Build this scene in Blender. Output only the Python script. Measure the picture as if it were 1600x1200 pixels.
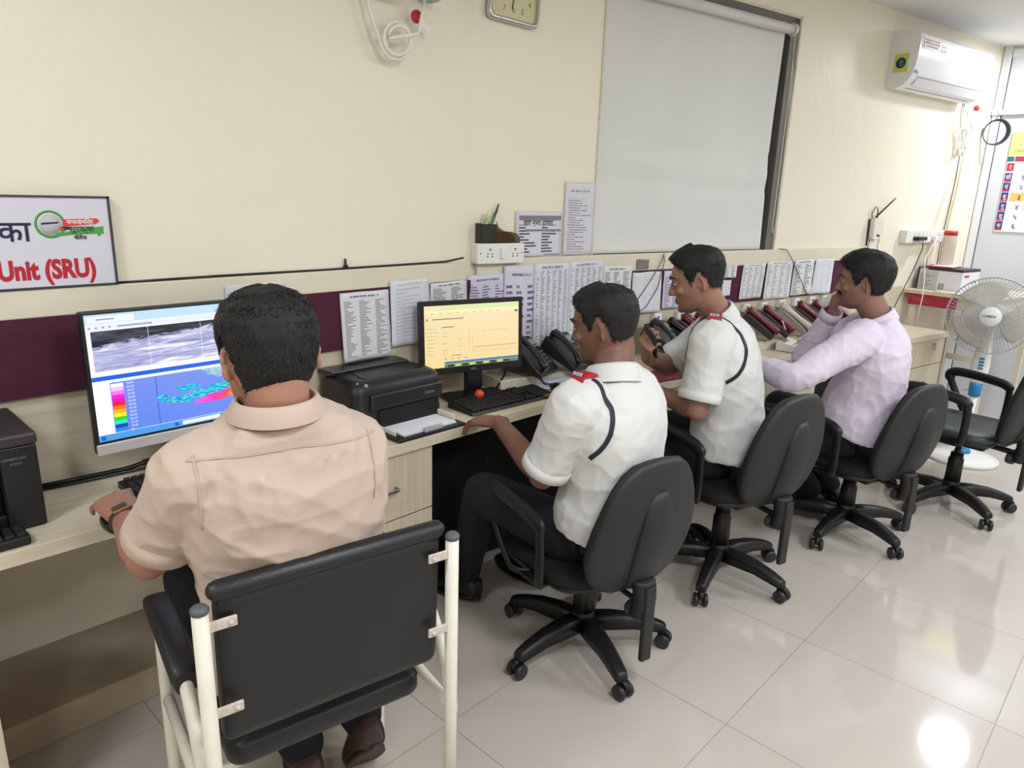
import bpy, bmesh, math, random
from mathutils import Vector as V, Matrix, noise
from mathutils.bvhtree import BVHTree

for o in list(bpy.data.objects):
    bpy.data.objects.remove(o)
SC = bpy.context.scene
COL = SC.collection
random.seed(7)
R = math.radians


def lin(c):
    return tuple((x / 12.92 if x <= .04045 else ((x + .055) / 1.055) ** 2.4) for x in [v / 255 for v in c])


# ------------------------------------------------------------------ camera
cam = bpy.data.cameras.new('camera')
cam.sensor_width = 36
cam.lens = 36 * 1108 / 1600
cam.clip_start = .05
co = bpy.data.objects.new('camera', cam)
COL.objects.link(co)
yaw, pit, rol = R(46.819), R(15.075), R(1.829)
fw = V((math.sin(yaw) * math.cos(pit), math.cos(yaw) * math.cos(pit), -math.sin(pit)))
r0 = V((math.cos(yaw), -math.sin(yaw), 0))
u0 = r0.cross(fw)
cr = math.cos(rol) * r0 + math.sin(rol) * u0
cu = -math.sin(rol) * r0 + math.cos(rol) * u0
mw = Matrix((cr, cu, -fw)).transposed().to_4x4()
mw.translation = V((0, 0, 1.55))
co.matrix_world = mw
SC.camera = co

# ------------------------------------------------------------------ world, exposure
wd = bpy.data.worlds.new('world')
SC.world = wd
wd.use_nodes = True
wd.node_tree.nodes['Background'].inputs[0].default_value = (.9, .95, 1, 1)
wd.node_tree.nodes['Background'].inputs[1].default_value = .12
vs = SC.view_settings
vs.view_transform = 'Standard'
vs.look = 'None'
vs.gamma = 1
vs.use_curve_mapping = False
vs.exposure = 0.0

# ------------------------------------------------------------------ lights of the room (ceiling lamps, most of them unseen and added as fill; housings below)
CEIL = 2.66
LAMPS = [(-.9, 1.0, .55, 24), (1.0, -.3, .55, 31), (3.2, -.9, .55, 35), (5.93, .68, .26, 24), (4.7, -1.1, .55, 30), (1.4, -2.2, .55, 26), (-1.4, -1.2, .55, 22)]


def area(i, x, y, s, p):
    l = bpy.data.lights.new('ceiling_lamp_light', 'AREA')
    l.shape = 'DISK'
    l.size = s
    l.energy = p
    l.color = (.93, .99, 1.08)
    o = bpy.data.objects.new('ceiling_lamp_light', l)
    COL.objects.link(o)
    o.location = (x, y, CEIL - .032)
    return o


LAMP_OBS = [area(i, *a) for i, a in enumerate(LAMPS)]

# ------------------------------------------------------------------ frame of the bent wall
TH = R(11)
WA = 2.13
BP = V((2.0, WA, 0))
BD = V((math.cos(TH), -math.sin(TH), 0))
BN = V((math.sin(TH), math.cos(TH), 0))


def bw(s, z, off=0):
    "point by wall B: s along it, off out of it into the room"
    return BP + BD * s - BN * off + V((0, 0, z))


# ------------------------------------------------------------------ materials
MATS = {}


def mat(name, rgb, rough=.5, metal=0, nz=0, nscale=20, bump=0, bscale=200, emit=0, trans=0, ior=1.45, coat=0, alpha=1, stretch=(1, 1, 1), spec=.5, sheen=0, sub=0):
    if name in MATS:
        return MATS[name]
    m = bpy.data.materials.new(name)
    m.use_nodes = True
    nt = m.node_tree
    b = nt.nodes['Principled BSDF']
    c = (*lin(rgb), 1)
    b.inputs['Base Color'].default_value = c
    b.inputs['Roughness'].default_value = rough
    b.inputs['Metallic'].default_value = metal
    b.inputs['IOR'].default_value = ior
    b.inputs['Specular IOR Level'].default_value = spec
    b.inputs['Transmission Weight'].default_value = trans
    b.inputs['Coat Weight'].default_value = coat
    b.inputs['Alpha'].default_value = alpha
    b.inputs['Sheen Weight'].default_value = sheen
    if sub:
        b.inputs['Subsurface Weight'].default_value = sub
        b.inputs['Subsurface Radius'].default_value = (.01, .004, .002)
    if emit:
        b.inputs['Emission Color'].default_value = c
        b.inputs['Emission Strength'].default_value = emit
    if nz or bump:
        tc = nt.nodes.new('ShaderNodeTexCoord')
        mp = nt.nodes.new('ShaderNodeMapping')
        mp.inputs['Scale'].default_value = stretch
        nt.links.new(tc.outputs['Object'], mp.inputs[0])
    if nz:
        n = nt.nodes.new('ShaderNodeTexNoise')
        n.inputs['Scale'].default_value = nscale
        n.inputs['Detail'].default_value = 5
        nt.links.new(mp.outputs[0], n.inputs[0])
        mr = nt.nodes.new('ShaderNodeMapRange')
        mr.inputs[1].default_value = .3
        mr.inputs[2].default_value = .7
        mr.inputs[3].default_value = 1 - nz
        mr.inputs[4].default_value = 1 + nz
        nt.links.new(n.outputs[0], mr.inputs[0])
        mx = nt.nodes.new('ShaderNodeVectorMath')
        mx.operation = 'SCALE'
        mx.inputs[0].default_value = c[:3]
        nt.links.new(mr.outputs[0], mx.inputs['Scale'])
        nt.links.new(mx.outputs[0], b.inputs['Base Color'])
    if bump:
        n2 = nt.nodes.new('ShaderNodeTexNoise')
        n2.inputs['Scale'].default_value = bscale
        n2.inputs['Detail'].default_value = 4
        nt.links.new(mp.outputs[0], n2.inputs[0])
        bp = nt.nodes.new('ShaderNodeBump')
        bp.inputs['Strength'].default_value = bump
        bp.inputs['Distance'].default_value = .01
        nt.links.new(n2.outputs[0], bp.inputs['Height'])
        nt.links.new(bp.outputs[0], b.inputs['Normal'])
    MATS[name] = m
    return m


def nodes_of(m):
    nt = m.node_tree
    return nt, nt.nodes['Principled BSDF']


class NB:
    "small helper to write node maths"
    def __init__(s, nt):
        s.nt = nt

    def link(s, a, i):
        if hasattr(a, 'is_output'):
            s.nt.links.new(a, i)
        else:
            i.default_value = a

    def m(s, op, a, b=0, c=0):
        n = s.nt.nodes.new('ShaderNodeMath')
        n.operation = op
        s.link(a, n.inputs[0]); s.link(b, n.inputs[1]); s.link(c, n.inputs[2])
        return n.outputs[0]

    def mix(s, f, a, b):
        n = s.nt.nodes.new('ShaderNodeMix')
        n.data_type = 'RGBA'
        s.link(f, n.inputs[0]); s.link(a, n.inputs[6]); s.link(b, n.inputs[7])
        return n.outputs[2]

    def noise(s, vec, sc, det=3, dist=0, out=0):
        n = s.nt.nodes.new('ShaderNodeTexNoise')
        n.inputs['Scale'].default_value = sc
        n.inputs['Detail'].default_value = det
        n.inputs['Distortion'].default_value = dist
        if vec is not None:
            s.nt.links.new(vec, n.inputs[0])
        return n.outputs[out]

    def vec(s, x, y, z=0):
        n = s.nt.nodes.new('ShaderNodeCombineXYZ')
        s.link(x, n.inputs[0]); s.link(y, n.inputs[1]); s.link(z, n.inputs[2])
        return n.outputs[0]

    def co(s, kind='Object'):
        tc = s.nt.nodes.new('ShaderNodeTexCoord')
        sp = s.nt.nodes.new('ShaderNodeSeparateXYZ')
        s.nt.links.new(tc.outputs[kind], sp.inputs[0])
        return sp.outputs[0], sp.outputs[1], sp.outputs[2], tc.outputs[kind]

    def ramp(s, f, stops, const=False):
        n = s.nt.nodes.new('ShaderNodeValToRGB')
        el = n.color_ramp.elements
        if const:
            n.color_ramp.interpolation = 'CONSTANT'
        for i, (p, c) in enumerate(stops):
            e = el[i] if i < 2 else el.new(p)
            e.position = p
            e.color = (*lin(c), 1)
        s.nt.links.new(f, n.inputs[0])
        return n.outputs[0]


def rgba(c):
    return (*lin(c), 1)


def wall_mat():
    m = mat('cream_wall_paint', (226, 215, 188), .38, spec=.35)
    nt, b = nodes_of(m)
    q = NB(nt)
    x, y, z, o = q.co()
    n = q.noise(o, 1.6, 4)
    c = q.mix(q.m('MULTIPLY', n, .6), rgba((238, 231, 211)), rgba((232, 224, 202)))
    sp = q.noise(o, 7, 2)
    c = q.mix(q.m('GREATER_THAN', sp, .78), c, rgba((236, 228, 208)))
    nt.links.new(c, b.inputs['Base Color'])
    bp = nt.nodes.new('ShaderNodeBump')
    bp.inputs['Strength'].default_value = .16
    bp.inputs['Distance'].default_value = .02
    nt.links.new(q.noise(o, 9, 5), bp.inputs['Height'])
    nt.links.new(bp.outputs[0], b.inputs['Normal'])
    return m


def floor_mat():
    m = mat('vitrified_floor_tile', (205, 196, 184), .1)
    nt, b = nodes_of(m)
    q = NB(nt)
    x, y, z, o = q.co()

    def line(v, off, per, w):
        f = q.m('FRACT', q.m('DIVIDE', q.m('SUBTRACT', v, off), per))
        d = q.m('ABSOLUTE', q.m('SUBTRACT', f, .5))
        return q.m('GREATER_THAN', d, .5 - w / per)
    gx = line(x, 1.806 - 30 * .607, .607, .0011)
    gy = line(y, .752 - 30 * .594, .594, .0017)
    tid = q.vec(q.m('FLOOR', q.m('DIVIDE', q.m('SUBTRACT', x, 1.806), .607)), q.m('FLOOR', q.m('DIVIDE', q.m('SUBTRACT', y, .752), .594)))
    wn = nt.nodes.new('ShaderNodeTexWhiteNoise')
    nt.links.new(tid, wn.inputs[0])
    n = q.noise(o, 3.5, 5)
    n2 = q.noise(o, 60, 3)
    f = q.m('ADD', q.m('MULTIPLY', n, .5), q.m('ADD', q.m('MULTIPLY', n2, .25), q.m('MULTIPLY', wn.outputs[0], .25)))
    c = q.mix(f, rgba((182, 173, 162)), rgba((198, 190, 180)))
    c = q.mix(gx, c, rgba((120, 108, 96)))
    c = q.mix(gy, c, rgba((160, 148, 134)))
    nt.links.new(c, b.inputs['Base Color'])
    g = q.m('MAXIMUM', gx, gy)
    nt.links.new(q.m('ADD', q.m('MULTIPLY', g, .4), q.m('MULTIPLY_ADD', n, .06, .05)), b.inputs['Roughness'])
    b.inputs['IOR'].default_value = 1.55
    return m


def wood_mat(name, a, b2, along='x', rough=.42):
    m = mat(name, a, rough)
    nt, b = nodes_of(m)
    q = NB(nt)
    x, y, z, o = q.co()
    st = {'x': (1.2, 30, 30), 'z': (30, 30, 1.2), 'y': (30, 1.2, 30)}[along]
    v = q.vec(q.m('MULTIPLY', x, st[0]), q.m('MULTIPLY', y, st[1]), q.m('MULTIPLY', z, st[2]))
    n = q.noise(v, 1.6, 6, .4)
    n2 = q.noise(v, 7, 3)
    f = q.m('ADD', q.m('MULTIPLY', n, .7), q.m('MULTIPLY', n2, .3))
    nt.links.new(q.ramp(f, [(.36, b2), (.6, a)]), b.inputs['Base Color'])
    return m


def print_mat(name, rows=34, cols=3, ink=(120, 120, 128), paper=(228, 228, 232), top=.08, dens=.5, side=.07, head=True, colw=40, lines=False):
    "a printed sheet: rows of words in columns, over UV"
    m = mat(name, paper, .75)
    nt, b = nodes_of(m)
    q = NB(nt)
    x, y, z, o = q.co('UV')
    oi = nt.nodes.new('ShaderNodeObjectInfo')
    rnd = q.m('MULTIPLY', oi.outputs['Random'], 37)
    ry = q.m('MULTIPLY', y, rows)
    rowid = q.m('ADD', q.m('FLOOR', ry), rnd)
    inrow = q.m('LESS_THAN', q.m('ABSOLUTE', q.m('SUBTRACT', q.m('FRACT', ry), .5)), .24)
    cx = q.m('MULTIPLY', x, cols)
    fx = q.m('FRACT', cx)
    wn = nt.nodes.new('ShaderNodeTexWhiteNoise')
    nt.links.new(q.vec(rowid, q.m('ADD', q.m('FLOOR', cx), rnd)), wn.inputs[0])
    ln = q.m('MULTIPLY_ADD', wn.outputs[0], .55, .3)
    incol = q.m('MULTIPLY', q.m('GREATER_THAN', fx, .12), q.m('LESS_THAN', fx, q.m('ADD', ln, .05)))
    word = q.noise(q.vec(q.m('MULTIPLY', x, colw), rowid), 1.0, 2)
    wd_ = q.m('GREATER_THAN', word, 1 - dens - .08)
    ins = q.m('MULTIPLY', q.m('MULTIPLY', q.m('GREATER_THAN', x, side), q.m('LESS_THAN', x, 1 - side)), q.m('MULTIPLY', q.m('GREATER_THAN', y, .05), q.m('LESS_THAN', y, 1 - top)))
    f = q.m('MULTIPLY', q.m('MULTIPLY', inrow, incol), q.m('MULTIPLY', wd_, ins))
    if head:
        hd = q.m('MULTIPLY', q.m('LESS_THAN', q.m('ABSOLUTE', q.m('SUBTRACT', y, 1 - top * .55)), .014), q.m('LESS_THAN', q.m('ABSOLUTE', q.m('SUBTRACT', x, .5)), .3))
        hw = q.m('GREATER_THAN', q.noise(q.vec(q.m('MULTIPLY', x, 45), rnd), 1, 1), .42)
        f = q.m('MAXIMUM', f, q.m('MULTIPLY', hd, hw))
    if lines:
        g = q.m('MULTIPLY', q.m('LESS_THAN', q.m('FRACT', ry), .1), ins)
        f = q.m('MAXIMUM', f, q.m('MULTIPLY', g, .5))
    blot = q.noise(o, 5, 3)
    base = q.mix(blot, rgba(paper), rgba(tuple(int(v * .94) for v in paper)))
    nt.links.new(q.mix(f, base, rgba(ink)), b.inputs['Base Color'])
    return m


# ------------------------------------------------------------------ mesh building
class MB:
    def __init__(s):
        s.v, s.f, s.m, s.s, s.uv = [], [], [], [], {}

    def add(s, vs, fs, mi=0, smooth=True, M=None, uvs=None):
        o = len(s.v)
        s.v += [(M @ V(p)) if M else V(p) for p in vs]
        for k, f in enumerate(fs):
            if uvs:
                s.uv[len(s.f)] = [uvs[i] for i in f]
            s.f.append([i + o for i in f])
            s.m.append(mi)
            s.s.append(smooth)
        return s

    def box(s, c, d, mi=0, M=None, bev=.0, seg=2):
        bm = bmesh.new()
        bmesh.ops.create_cube(bm, size=1)
        for v in bm.verts:
            v.co = V((v.co.x * d[0], v.co.y * d[1], v.co.z * d[2]))
        if bev:
            bmesh.ops.bevel(bm, geom=bm.edges[:], offset=min(bev, min(d) * .45), segments=seg, affect='EDGES', profile=.5)
        bm.verts.index_update()
        vs = [v.co + V(c) for v in bm.verts]
        fs = [[v.index for v in f.verts] for f in bm.faces]
        bm.free()
        return s.add(vs, fs, mi, bool(bev) and seg > 2, M)

    def box2(s, a, b, mi=0, bev=0, M=None):
        return s.box([(a[i] + b[i]) / 2 for i in range(3)], [abs(a[i] - b[i]) for i in range(3)], mi, M, bev)

    def loft(s, rings, mi=0, cap=True, M=None, smooth=True):
        n = len(rings[0])
        vs = [p for r in rings for p in r]
        fs = []
        for i in range(len(rings) - 1):
            for j in range(n):
                k = (j + 1) % n
                fs.append([i * n + j, i * n + k, (i + 1) * n + k, (i + 1) * n + j])
        s.add(vs, fs, mi, smooth, M)
        if cap:
            s.add(rings[0], [list(range(n))[::-1]], mi, False, M)
            s.add(rings[-1], [list(range(n))], mi, False, M)
        return s

    def tube(s, pts, r, n=10, mi=0, M=None, closed=False, flat=None, dome=False, up=None):
        pts = [V(p) for p in pts]
        N = len(pts)
        rs = r if isinstance(r, (list, tuple)) else [r] * N
        if dome and not closed:
            a, b = (pts[0] - pts[1]).normalized(), (pts[-1] - pts[-2]).normalized()
            p0, r0_, p1, r1_ = pts[0], rs[0], pts[-1], rs[-1]
            pre = [(p0 + a * r0_ * math.sin(t), r0_ * math.cos(t)) for t in (1.45, 1.1, .6)]
            post = [(p1 + b * r1_ * math.sin(t), r1_ * math.cos(t)) for t in (.6, 1.1, 1.45)]
            pts = [p for p, _ in pre] + pts + [p for p, _ in post]
            rs = [q for _, q in pre] + list(rs) + [q for _, q in post]
            N = len(pts)
        rings = []
        u = None
        for i in range(N):
            if closed:
                d = (pts[(i + 1) % N] - pts[i - 1]).normalized()
            else:
                d = (pts[min(i + 1, N - 1)] - pts[max(i - 1, 0)]).normalized()
            if up is not None:
                u = V(up) - d * V(up).dot(d)
                if u.length < 1e-4:
                    u = d.orthogonal()
            elif u is None:
                u = d.orthogonal()
            else:
                u = u - d * u.dot(d)
            u.normalize()
            w = d.cross(u)
            fu, fwid = (1, 1) if flat is None else flat
            rings.append([pts[i] + u * math.cos(t) * rs[i] * fu + w * math.sin(t) * rs[i] * fwid for t in [2 * math.pi * k / n for k in range(n)]])
        if closed:
            rings.append(rings[0])
        return s.loft(rings, mi, not closed, M)

    def lathe(s, prof, n=24, mi=0, M=None, smooth=True):
        rings = [[V((r * math.cos(2 * math.pi * k / n), r * math.sin(2 * math.pi * k / n), z)) for k in range(n)] for r, z in prof]
        return s.loft(rings, mi, True, M, smooth)

    def ball(s, c, r, mi=0, M=None, n=12, sc=(1, 1, 1)):
        prof = [(math.sin(math.pi * k / n) + 1e-5, -math.cos(math.pi * k / n)) for k in range(n + 1)]
        T = Matrix.Translation(c) @ Matrix.Diagonal((r * sc[0], r * sc[1], r * sc[2], 1))
        return s.lathe(prof, n * 2, mi, (M @ T) if M else T)

    def prism(s, out, d, mi=0, M=None, smooth=False):
        "2D outline (x,y) pushed along z by d"
        n = len(out)
        a = [V((p[0], p[1], 0)) for p in out]
        b = [V((p[0], p[1], d)) for p in out]
        fs = [list(range(n))[::-1], list(range(n, 2 * n))]
        s.add(a + b, fs, mi, False, M)
        return s.add(a + b, [[i, (i + 1) % n, (i + 1) % n + n, i + n] for i in range(n)], mi, smooth, M)

    def quad(s, a, b, c, d, mi=0):
        return s.add([a, b, c, d], [[0, 1, 2, 3]], mi, False, None, [(0, 0), (1, 0), (1, 1), (0, 1)])

    def txt(s, body, size, M, mi=0, ext=.0004, bold=0, sx=1, align='LEFT', shear=0):
        c = bpy.data.curves.new('lettering', 'FONT')
        c.body = body
        c.size = size
        c.extrude = ext
        c.offset = bold
        c.align_x = align
        c.shear = shear
        c.resolution_u = 3
        o = bpy.data.objects.new('lettering', c)
        COL.objects.link(o)
        bpy.context.view_layer.update()
        me = o.to_mesh()
        T = M @ Matrix.Diagonal((sx, 1, 1, 1))
        s.add([v.co.copy() for v in me.vertices], [list(p.vertices) for p in me.polygons], mi, False, T)
        o.to_mesh_clear()
        bpy.data.objects.remove(o)
        bpy.data.curves.remove(c)
        return s

    def mesh(s, name):
        me = bpy.data.meshes.new(name)
        me.from_pydata([tuple(p) for p in s.v], [], s.f)
        me.polygons.foreach_set('material_index', s.m)
        me.polygons.foreach_set('use_smooth', s.s)
        if s.uv:
            uvl = me.uv_layers.new(name='UVMap')
            for fi, us in s.uv.items():
                for li, u in zip(me.polygons[fi].loop_indices, us):
                    uvl.data[li].uv = u
        me.update()
        return me

    def build(s, name, mats, parent=None, weld=True, bevel=0, origin=None):
        "one mesh object; origin: move the object origin there (top-level meshes)"
        if origin is not None:
            o_ = V(origin)
            s.v = [p - o_ for p in s.v]
        me = s.mesh(name)
        if weld:
            bm = bmesh.new()
            bm.from_mesh(me)
            bmesh.ops.remove_doubles(bm, verts=bm.verts, dist=1e-6)
            bmesh.ops.recalc_face_normals(bm, faces=bm.faces)
            bm.to_mesh(me)
            bm.free()
        for m in (mats if isinstance(mats, (list, tuple)) else [mats]):
            me.materials.append(m)
        o = bpy.data.objects.new(name, me)
        COL.objects.link(o)
        if origin is not None:
            o.location = origin
        if parent:
            o.parent = parent
        if bevel:
            bv = o.modifiers.new('bevel', 'BEVEL')
            bv.width = bevel
            bv.segments = 2
            bv.limit_method = 'ANGLE'
        return o


def thing(name, label, cat, loc=(0, 0, 0), rotz=0, group=None, rot=None):
    o = bpy.data.objects.new(name, None)
    o.empty_display_size = .05
    COL.objects.link(o)
    o.location = loc
    o.rotation_euler = rot if rot else (0, 0, rotz)
    return tag(o, label, cat, group)


def tag(o, label=None, cat=None, group=None, kind=None):
    if label: o['label'] = label
    if cat: o['category'] = cat
    if group: o['group'] = group
    if kind: o['kind'] = kind
    return o


def struct(o):
    o['kind'] = 'structure'
    return o


def copy_tree(o, parent=None, memo=None):
    c = o.copy()
    COL.objects.link(c)
    if parent:
        c.parent = parent
    for ch in [x for x in bpy.data.objects if x.parent == o]:
        copy_tree(ch, c)
    return c


def frameM(origin, x, y, z):
    m = Matrix((V(x), V(y), V(z))).transposed().to_4x4()
    m.translation = V(origin)
    return m


# planes to write or place on: x right, y up, z out of the wall into the room
def onA(x, z, off=0):
    return frameM((x, WA - off, z), (1, 0, 0), (0, 0, 1), (0, -1, 0))


def onB(s, z, off=0):
    return frameM(bw(s, z, off), BD, (0, 0, 1), -BN)


# ------------------------------------------------------------------ common materials
M_wall = wall_mat()
M_floor = floor_mat()
M_ceil = mat('white_ceiling', (222, 222, 222), .7, nz=.02, nscale=3)
M_lam = wood_mat('pale_wood_laminate', (214, 203, 180), (200, 188, 163), 'x')
M_lamv = wood_mat('pale_wood_laminate_upright', (214, 202, 178), (200, 187, 161), 'z')
M_cream = mat('cream_band', (222, 214, 192), .45, nz=.04, nscale=6, bump=.05, bscale=8)
M_maroon = mat('maroon_board_cloth', (74, 25, 49), .85, nz=.1, nscale=40, bump=.2, bscale=500)
M_edge = mat('dark_board_edge', (66, 40, 44), .5)
M_end = mat('grey_partition_panel', (208, 209, 214), .4, nz=.01, nscale=2)
M_alu = mat('white_aluminium', (226, 226, 230), .35)
M_jamb = mat('grey_window_frame', (112, 108, 102), .5, nz=.06, nscale=12)
M_blk = mat('black_plastic', (26, 26, 28), .42, nz=.05, nscale=60, bump=.04, bscale=600)
M_blk2 = mat('glossy_black_plastic', (22, 22, 25), .28)
M_dgrey = mat('dark_grey_plastic', (52, 52, 56), .5, bump=.05, bscale=500)
M_white = mat('white_plastic', (232, 231, 227), .38)
M_offw = mat('off_white_plastic', (224, 219, 205), .42)
M_metal = mat('bright_metal', (190, 190, 192), .25, 1)
M_paperw = mat('white_paper', (232, 233, 240), .8)
M_navy = mat('navy_print', (32, 30, 66), .5)
M_redp = mat('red_print', (186, 30, 48), .5)
M_green = mat('green_print', (72, 160, 66), .5)
M_redl = mat('light_red_print', (216, 66, 58), .5)
M_dk = mat('dark_ink', (42, 42, 48), .6)
M_whitep = mat('white_print', (236, 236, 240), .5)

# ================================================================== THE SETTING
b = MB(); b.box2((-2.6, -3.5, -.1), (6.9, 2.75, 0)); struct(b.build('floor', M_floor))
b = MB(); b.box2((-2.6, -3.5, CEIL), (6.9, 2.75, CEIL + .1)); struct(b.build('ceiling', M_ceil))
b = MB()
b.box2((-2.6, WA, .70), (2.0, 2.75, CEIL)); b.box2((-2.6, 2.42, 0), (2.25, 2.75, .70))
struct(b.build('wall_back', M_wall))
# wall B, with the window opening s .655-2.02, z 1.285-2.475
b = MB()
MBx = frameM(BP, BD, BN, (0, 0, 1))
S_END = 4.46
b.box2((0, 0, 0), (S_END + .4, .3, 1.285), M=MBx)
b.box2((0, 0, 1.285), (.655, .3, CEIL), M=MBx)
b.box2((2.02, 0, 1.285), (S_END + .4, .3, CEIL), M=MBx)
b.box2((.655, 0, 2.475), (2.02, .3, CEIL), M=MBx)
struct(b.build('wall_right', M_wall))
EX = bw(S_END, 0).x
EY = bw(S_END, 0).y
b = MB(); b.box2((EX, -3.5, 0), (EX + .15, EY + .2, CEIL)); struct(b.build('wall_end', M_end))
b = MB(); b.box2((-2.75, -3.5, 0), (-2.6, 2.75, CEIL)); struct(b.build('wall_left', M_wall))
b = MB(); b.box2((-2.6, -3.65, 0), (6.9, -3.5, CEIL)); struct(b.build('wall_front', M_wall))
# cream band on both walls, laminate splashback under the boards, plinth under the desk
b = MB(); b.box2((-2.6, WA - .02, 1.204), (1.985, WA, 1.276), bev=.003); struct(b.build('trim_1', M_cream))
b = MB(); b.box2((.02, -.02, 1.206), (3.02, 0, 1.286), bev=.003, M=MBx); struct(b.build('trim_2', M_cream))
b = MB(); b.box2((-2.6, WA - .012, .75), (1.998, WA, 1.0)); struct(b.build('trim_3', M_lam))
b = MB(); b.box2((0, -.012, .75), (3.55, 0, 1.008), M=MBx); struct(b.build('trim_4', M_lam))
b = MB(); b.box2((-2.6, 2.07, 0), (1.05, 2.42, .105), bev=.004); struct(b.build('trim_5', mat('dusty_plinth', (176, 160, 138), .6, nz=.15, nscale=5)))
b = MB(); b.box2((1.50, 2.03, 0), (2.06, 2.05, .71)); b.box2((.02, -.1, 0), (3.0, -.07, .71), M=MBx); struct(b.build('trim_6', mat('knee_space_shade', (9, 9, 10), .8)))  # black sheets added under the desk, standing in for the knee space's deep shade
# low riser along wall B that the telephones stand on
b = MB(); b.box2((.06, -.155, .75), (3.1, -.012, .80), bev=.004, M=MBx); struct(b.build('trim_7', M_lam))
b = MB()
b.box2((EX - .012, EY - .055, 0), (EX, EY - .004, CEIL), bev=.003)
b.box2((EX - .012, -3.4, 2.585), (EX, EY - .06, 2.64), bev=.003)
struct(b.build('trim_8', M_alu))
b = MB(); b.box2((EX - .003, EY - .062, 0), (EX, EY - .055, 2.58)); struct(b.build('trim_9', mat('dark_seal', (90, 92, 104), .5)))
# conduit rail across the end wall
o = MB().box2((EX - .03, -3.3, 2.20), (EX, EY - .0, 2.235), bev=.004).build('cable_conduit', M_alu, origin=(EX, 0, 2.2))
tag(o, 'white plastic cable conduit running high across the grey end wall', 'conduit')

# window: frame in the opening, pane behind the blind
fw_ = .055
b = MB()
b.box2((.655, .06, 1.285), (.70, .13, 2.475), M=MBx)
b.box2((1.955, .005, 1.285), (2.02, .13, 2.475), M=MBx)
b.box2((.655, .005, 2.432), (2.02, .13, 2.475), M=MBx)
b.box2((.655, .06, 1.285), (2.02, .13, 1.32), M=MBx)
b.box2((1.32, .08, 1.30), (1.36, .12, 2.46), M=MBx)
win = struct(b.build('window_1', M_jamb))
b = MB(); b.box2((.70, .095, 1.32), (1.955, .10, 2.432), M=MBx)
o = b.build('pane', mat('window_pane', (120, 130, 138), .15), win)
b = MB(); b.box2((2.02, -.006, 1.285), (2.032, .02, 2.487), M=MBx); b.box2((.655, -.006, 2.475), (2.032, .02, 2.487), M=MBx)
b.box2((.648, -.006, 1.285), (.655, .02, 2.487), M=MBx)
struct(b.build('trim_10', mat('chipped_plaster_edge', (214, 206, 186), .6, nz=.12, nscale=30)))

# roller blind
bl = thing('roller_blind', 'pale grey fabric roller blind pulled down over the window', 'blind', bw(1.29, 1.285, 0))
iv = Matrix.Translation(-bw(1.29, 1.285, 0))
b = MB()
nu, nv = 60, 50
vs, fs, uv = [], [], []
for j in range(nv + 1):
    for i in range(nu + 1):
        s = .664 + (1.905 - .664) * i / nu
        z = 1.289 + (2.425 - 1.289) * j / nv
        y = .022 + .0035 * math.sin((s - .7) * 9 + .8 * math.sin(z * 5)) + .003 * noise.noise((s * 3, z * 4, 1))
        for zz, a in ((1.62, .006), (1.70, -.004), (1.79, .004)):
            y += a * math.exp(-((z - zz - .02 * math.sin(s * 3)) / .02) ** 2)
        y -= .012 * max(0, (s - 1.80) / .1) ** 2 * (.6 + .4 * math.sin(z * 6))
        vs.append(bw(s, z, -y))
fs = [[j * (nu + 1) + i, j * (nu + 1) + i + 1, (j + 1) * (nu + 1) + i + 1, (j + 1) * (nu + 1) + i] for j in range(nv) for i in range(nu)]
M_blind = mat('blind_fabric', (220, 221, 217), .8, nz=.03, nscale=2.5, bump=.08, bscale=900)
b.add(vs, fs, 0, True, iv)
o = b.build('fabric', M_blind, bl)
sm = o.modifiers.new('thick', 'SOLIDIFY'); sm.thickness = .0012
b = MB().tube([bw(.664, 2.412, .012), bw(1.935, 2.412, .012)], .024, 18, M=iv); b.build('roller', mat('blind_roller', (214, 212, 206), .5), bl)
b = MB().tube([bw(1.936, 2.412, .012), bw(1.952, 2.412, .012)], .031, 18, M=iv); b.build('bracket', M_offw, bl)
pts = [bw(1.944, 2.40, .035), bw(1.944, 2.0, .036), bw(1.946, 1.6, .034), bw(1.945, 1.42, .033), bw(1.955, 1.385, .03), bw(1.975, 1.38, .026), bw(1.985, 1.42, .026), bw(1.985, 1.8, .028), bw(1.962, 2.2, .03), bw(1.95, 2.40, .02)]
MB().tube(pts, .0022, 6, M=iv).build('pull_chain', M_offw, bl)

# ceiling lamps (outside the frame, one mirrored in the floor tiles, most others added as fill light)
M_led = mat('lit_lamp_diffuser', (255, 250, 240), .5, emit=6)
for i, ((x, y, s, p), lo) in enumerate(zip(LAMPS, LAMP_OBS)):
    t = thing('ceiling_light', ['round white ceiling lamp above the desk near the wall sign', 'unseen round ceiling lamp added as fill above the tubular armchair', 'unseen round ceiling lamp added as fill over the middle of the floor', 'small round ceiling lamp near the grey end wall', 'unseen round ceiling lamp added as fill over the far aisle', 'unseen round ceiling lamp added as fill at the rear of the room', 'unseen round ceiling lamp added as fill by the rear corner'][i], 'lamp', (x, y, CEIL), group='round ceiling lamps')
    MB().lathe([(s / 2 + .02, 0), (s / 2 + .02, -.02), (s / 2 + .012, -.026), (s / 2, -.026), (s / 2, 0)], 40).build('housing', M_white, t)
    MB().lathe([(.001, -.018), (s / 2, -.018), (s / 2, -.014), (.001, -.014)], 40).build('diffuser', M_led, t)

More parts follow.
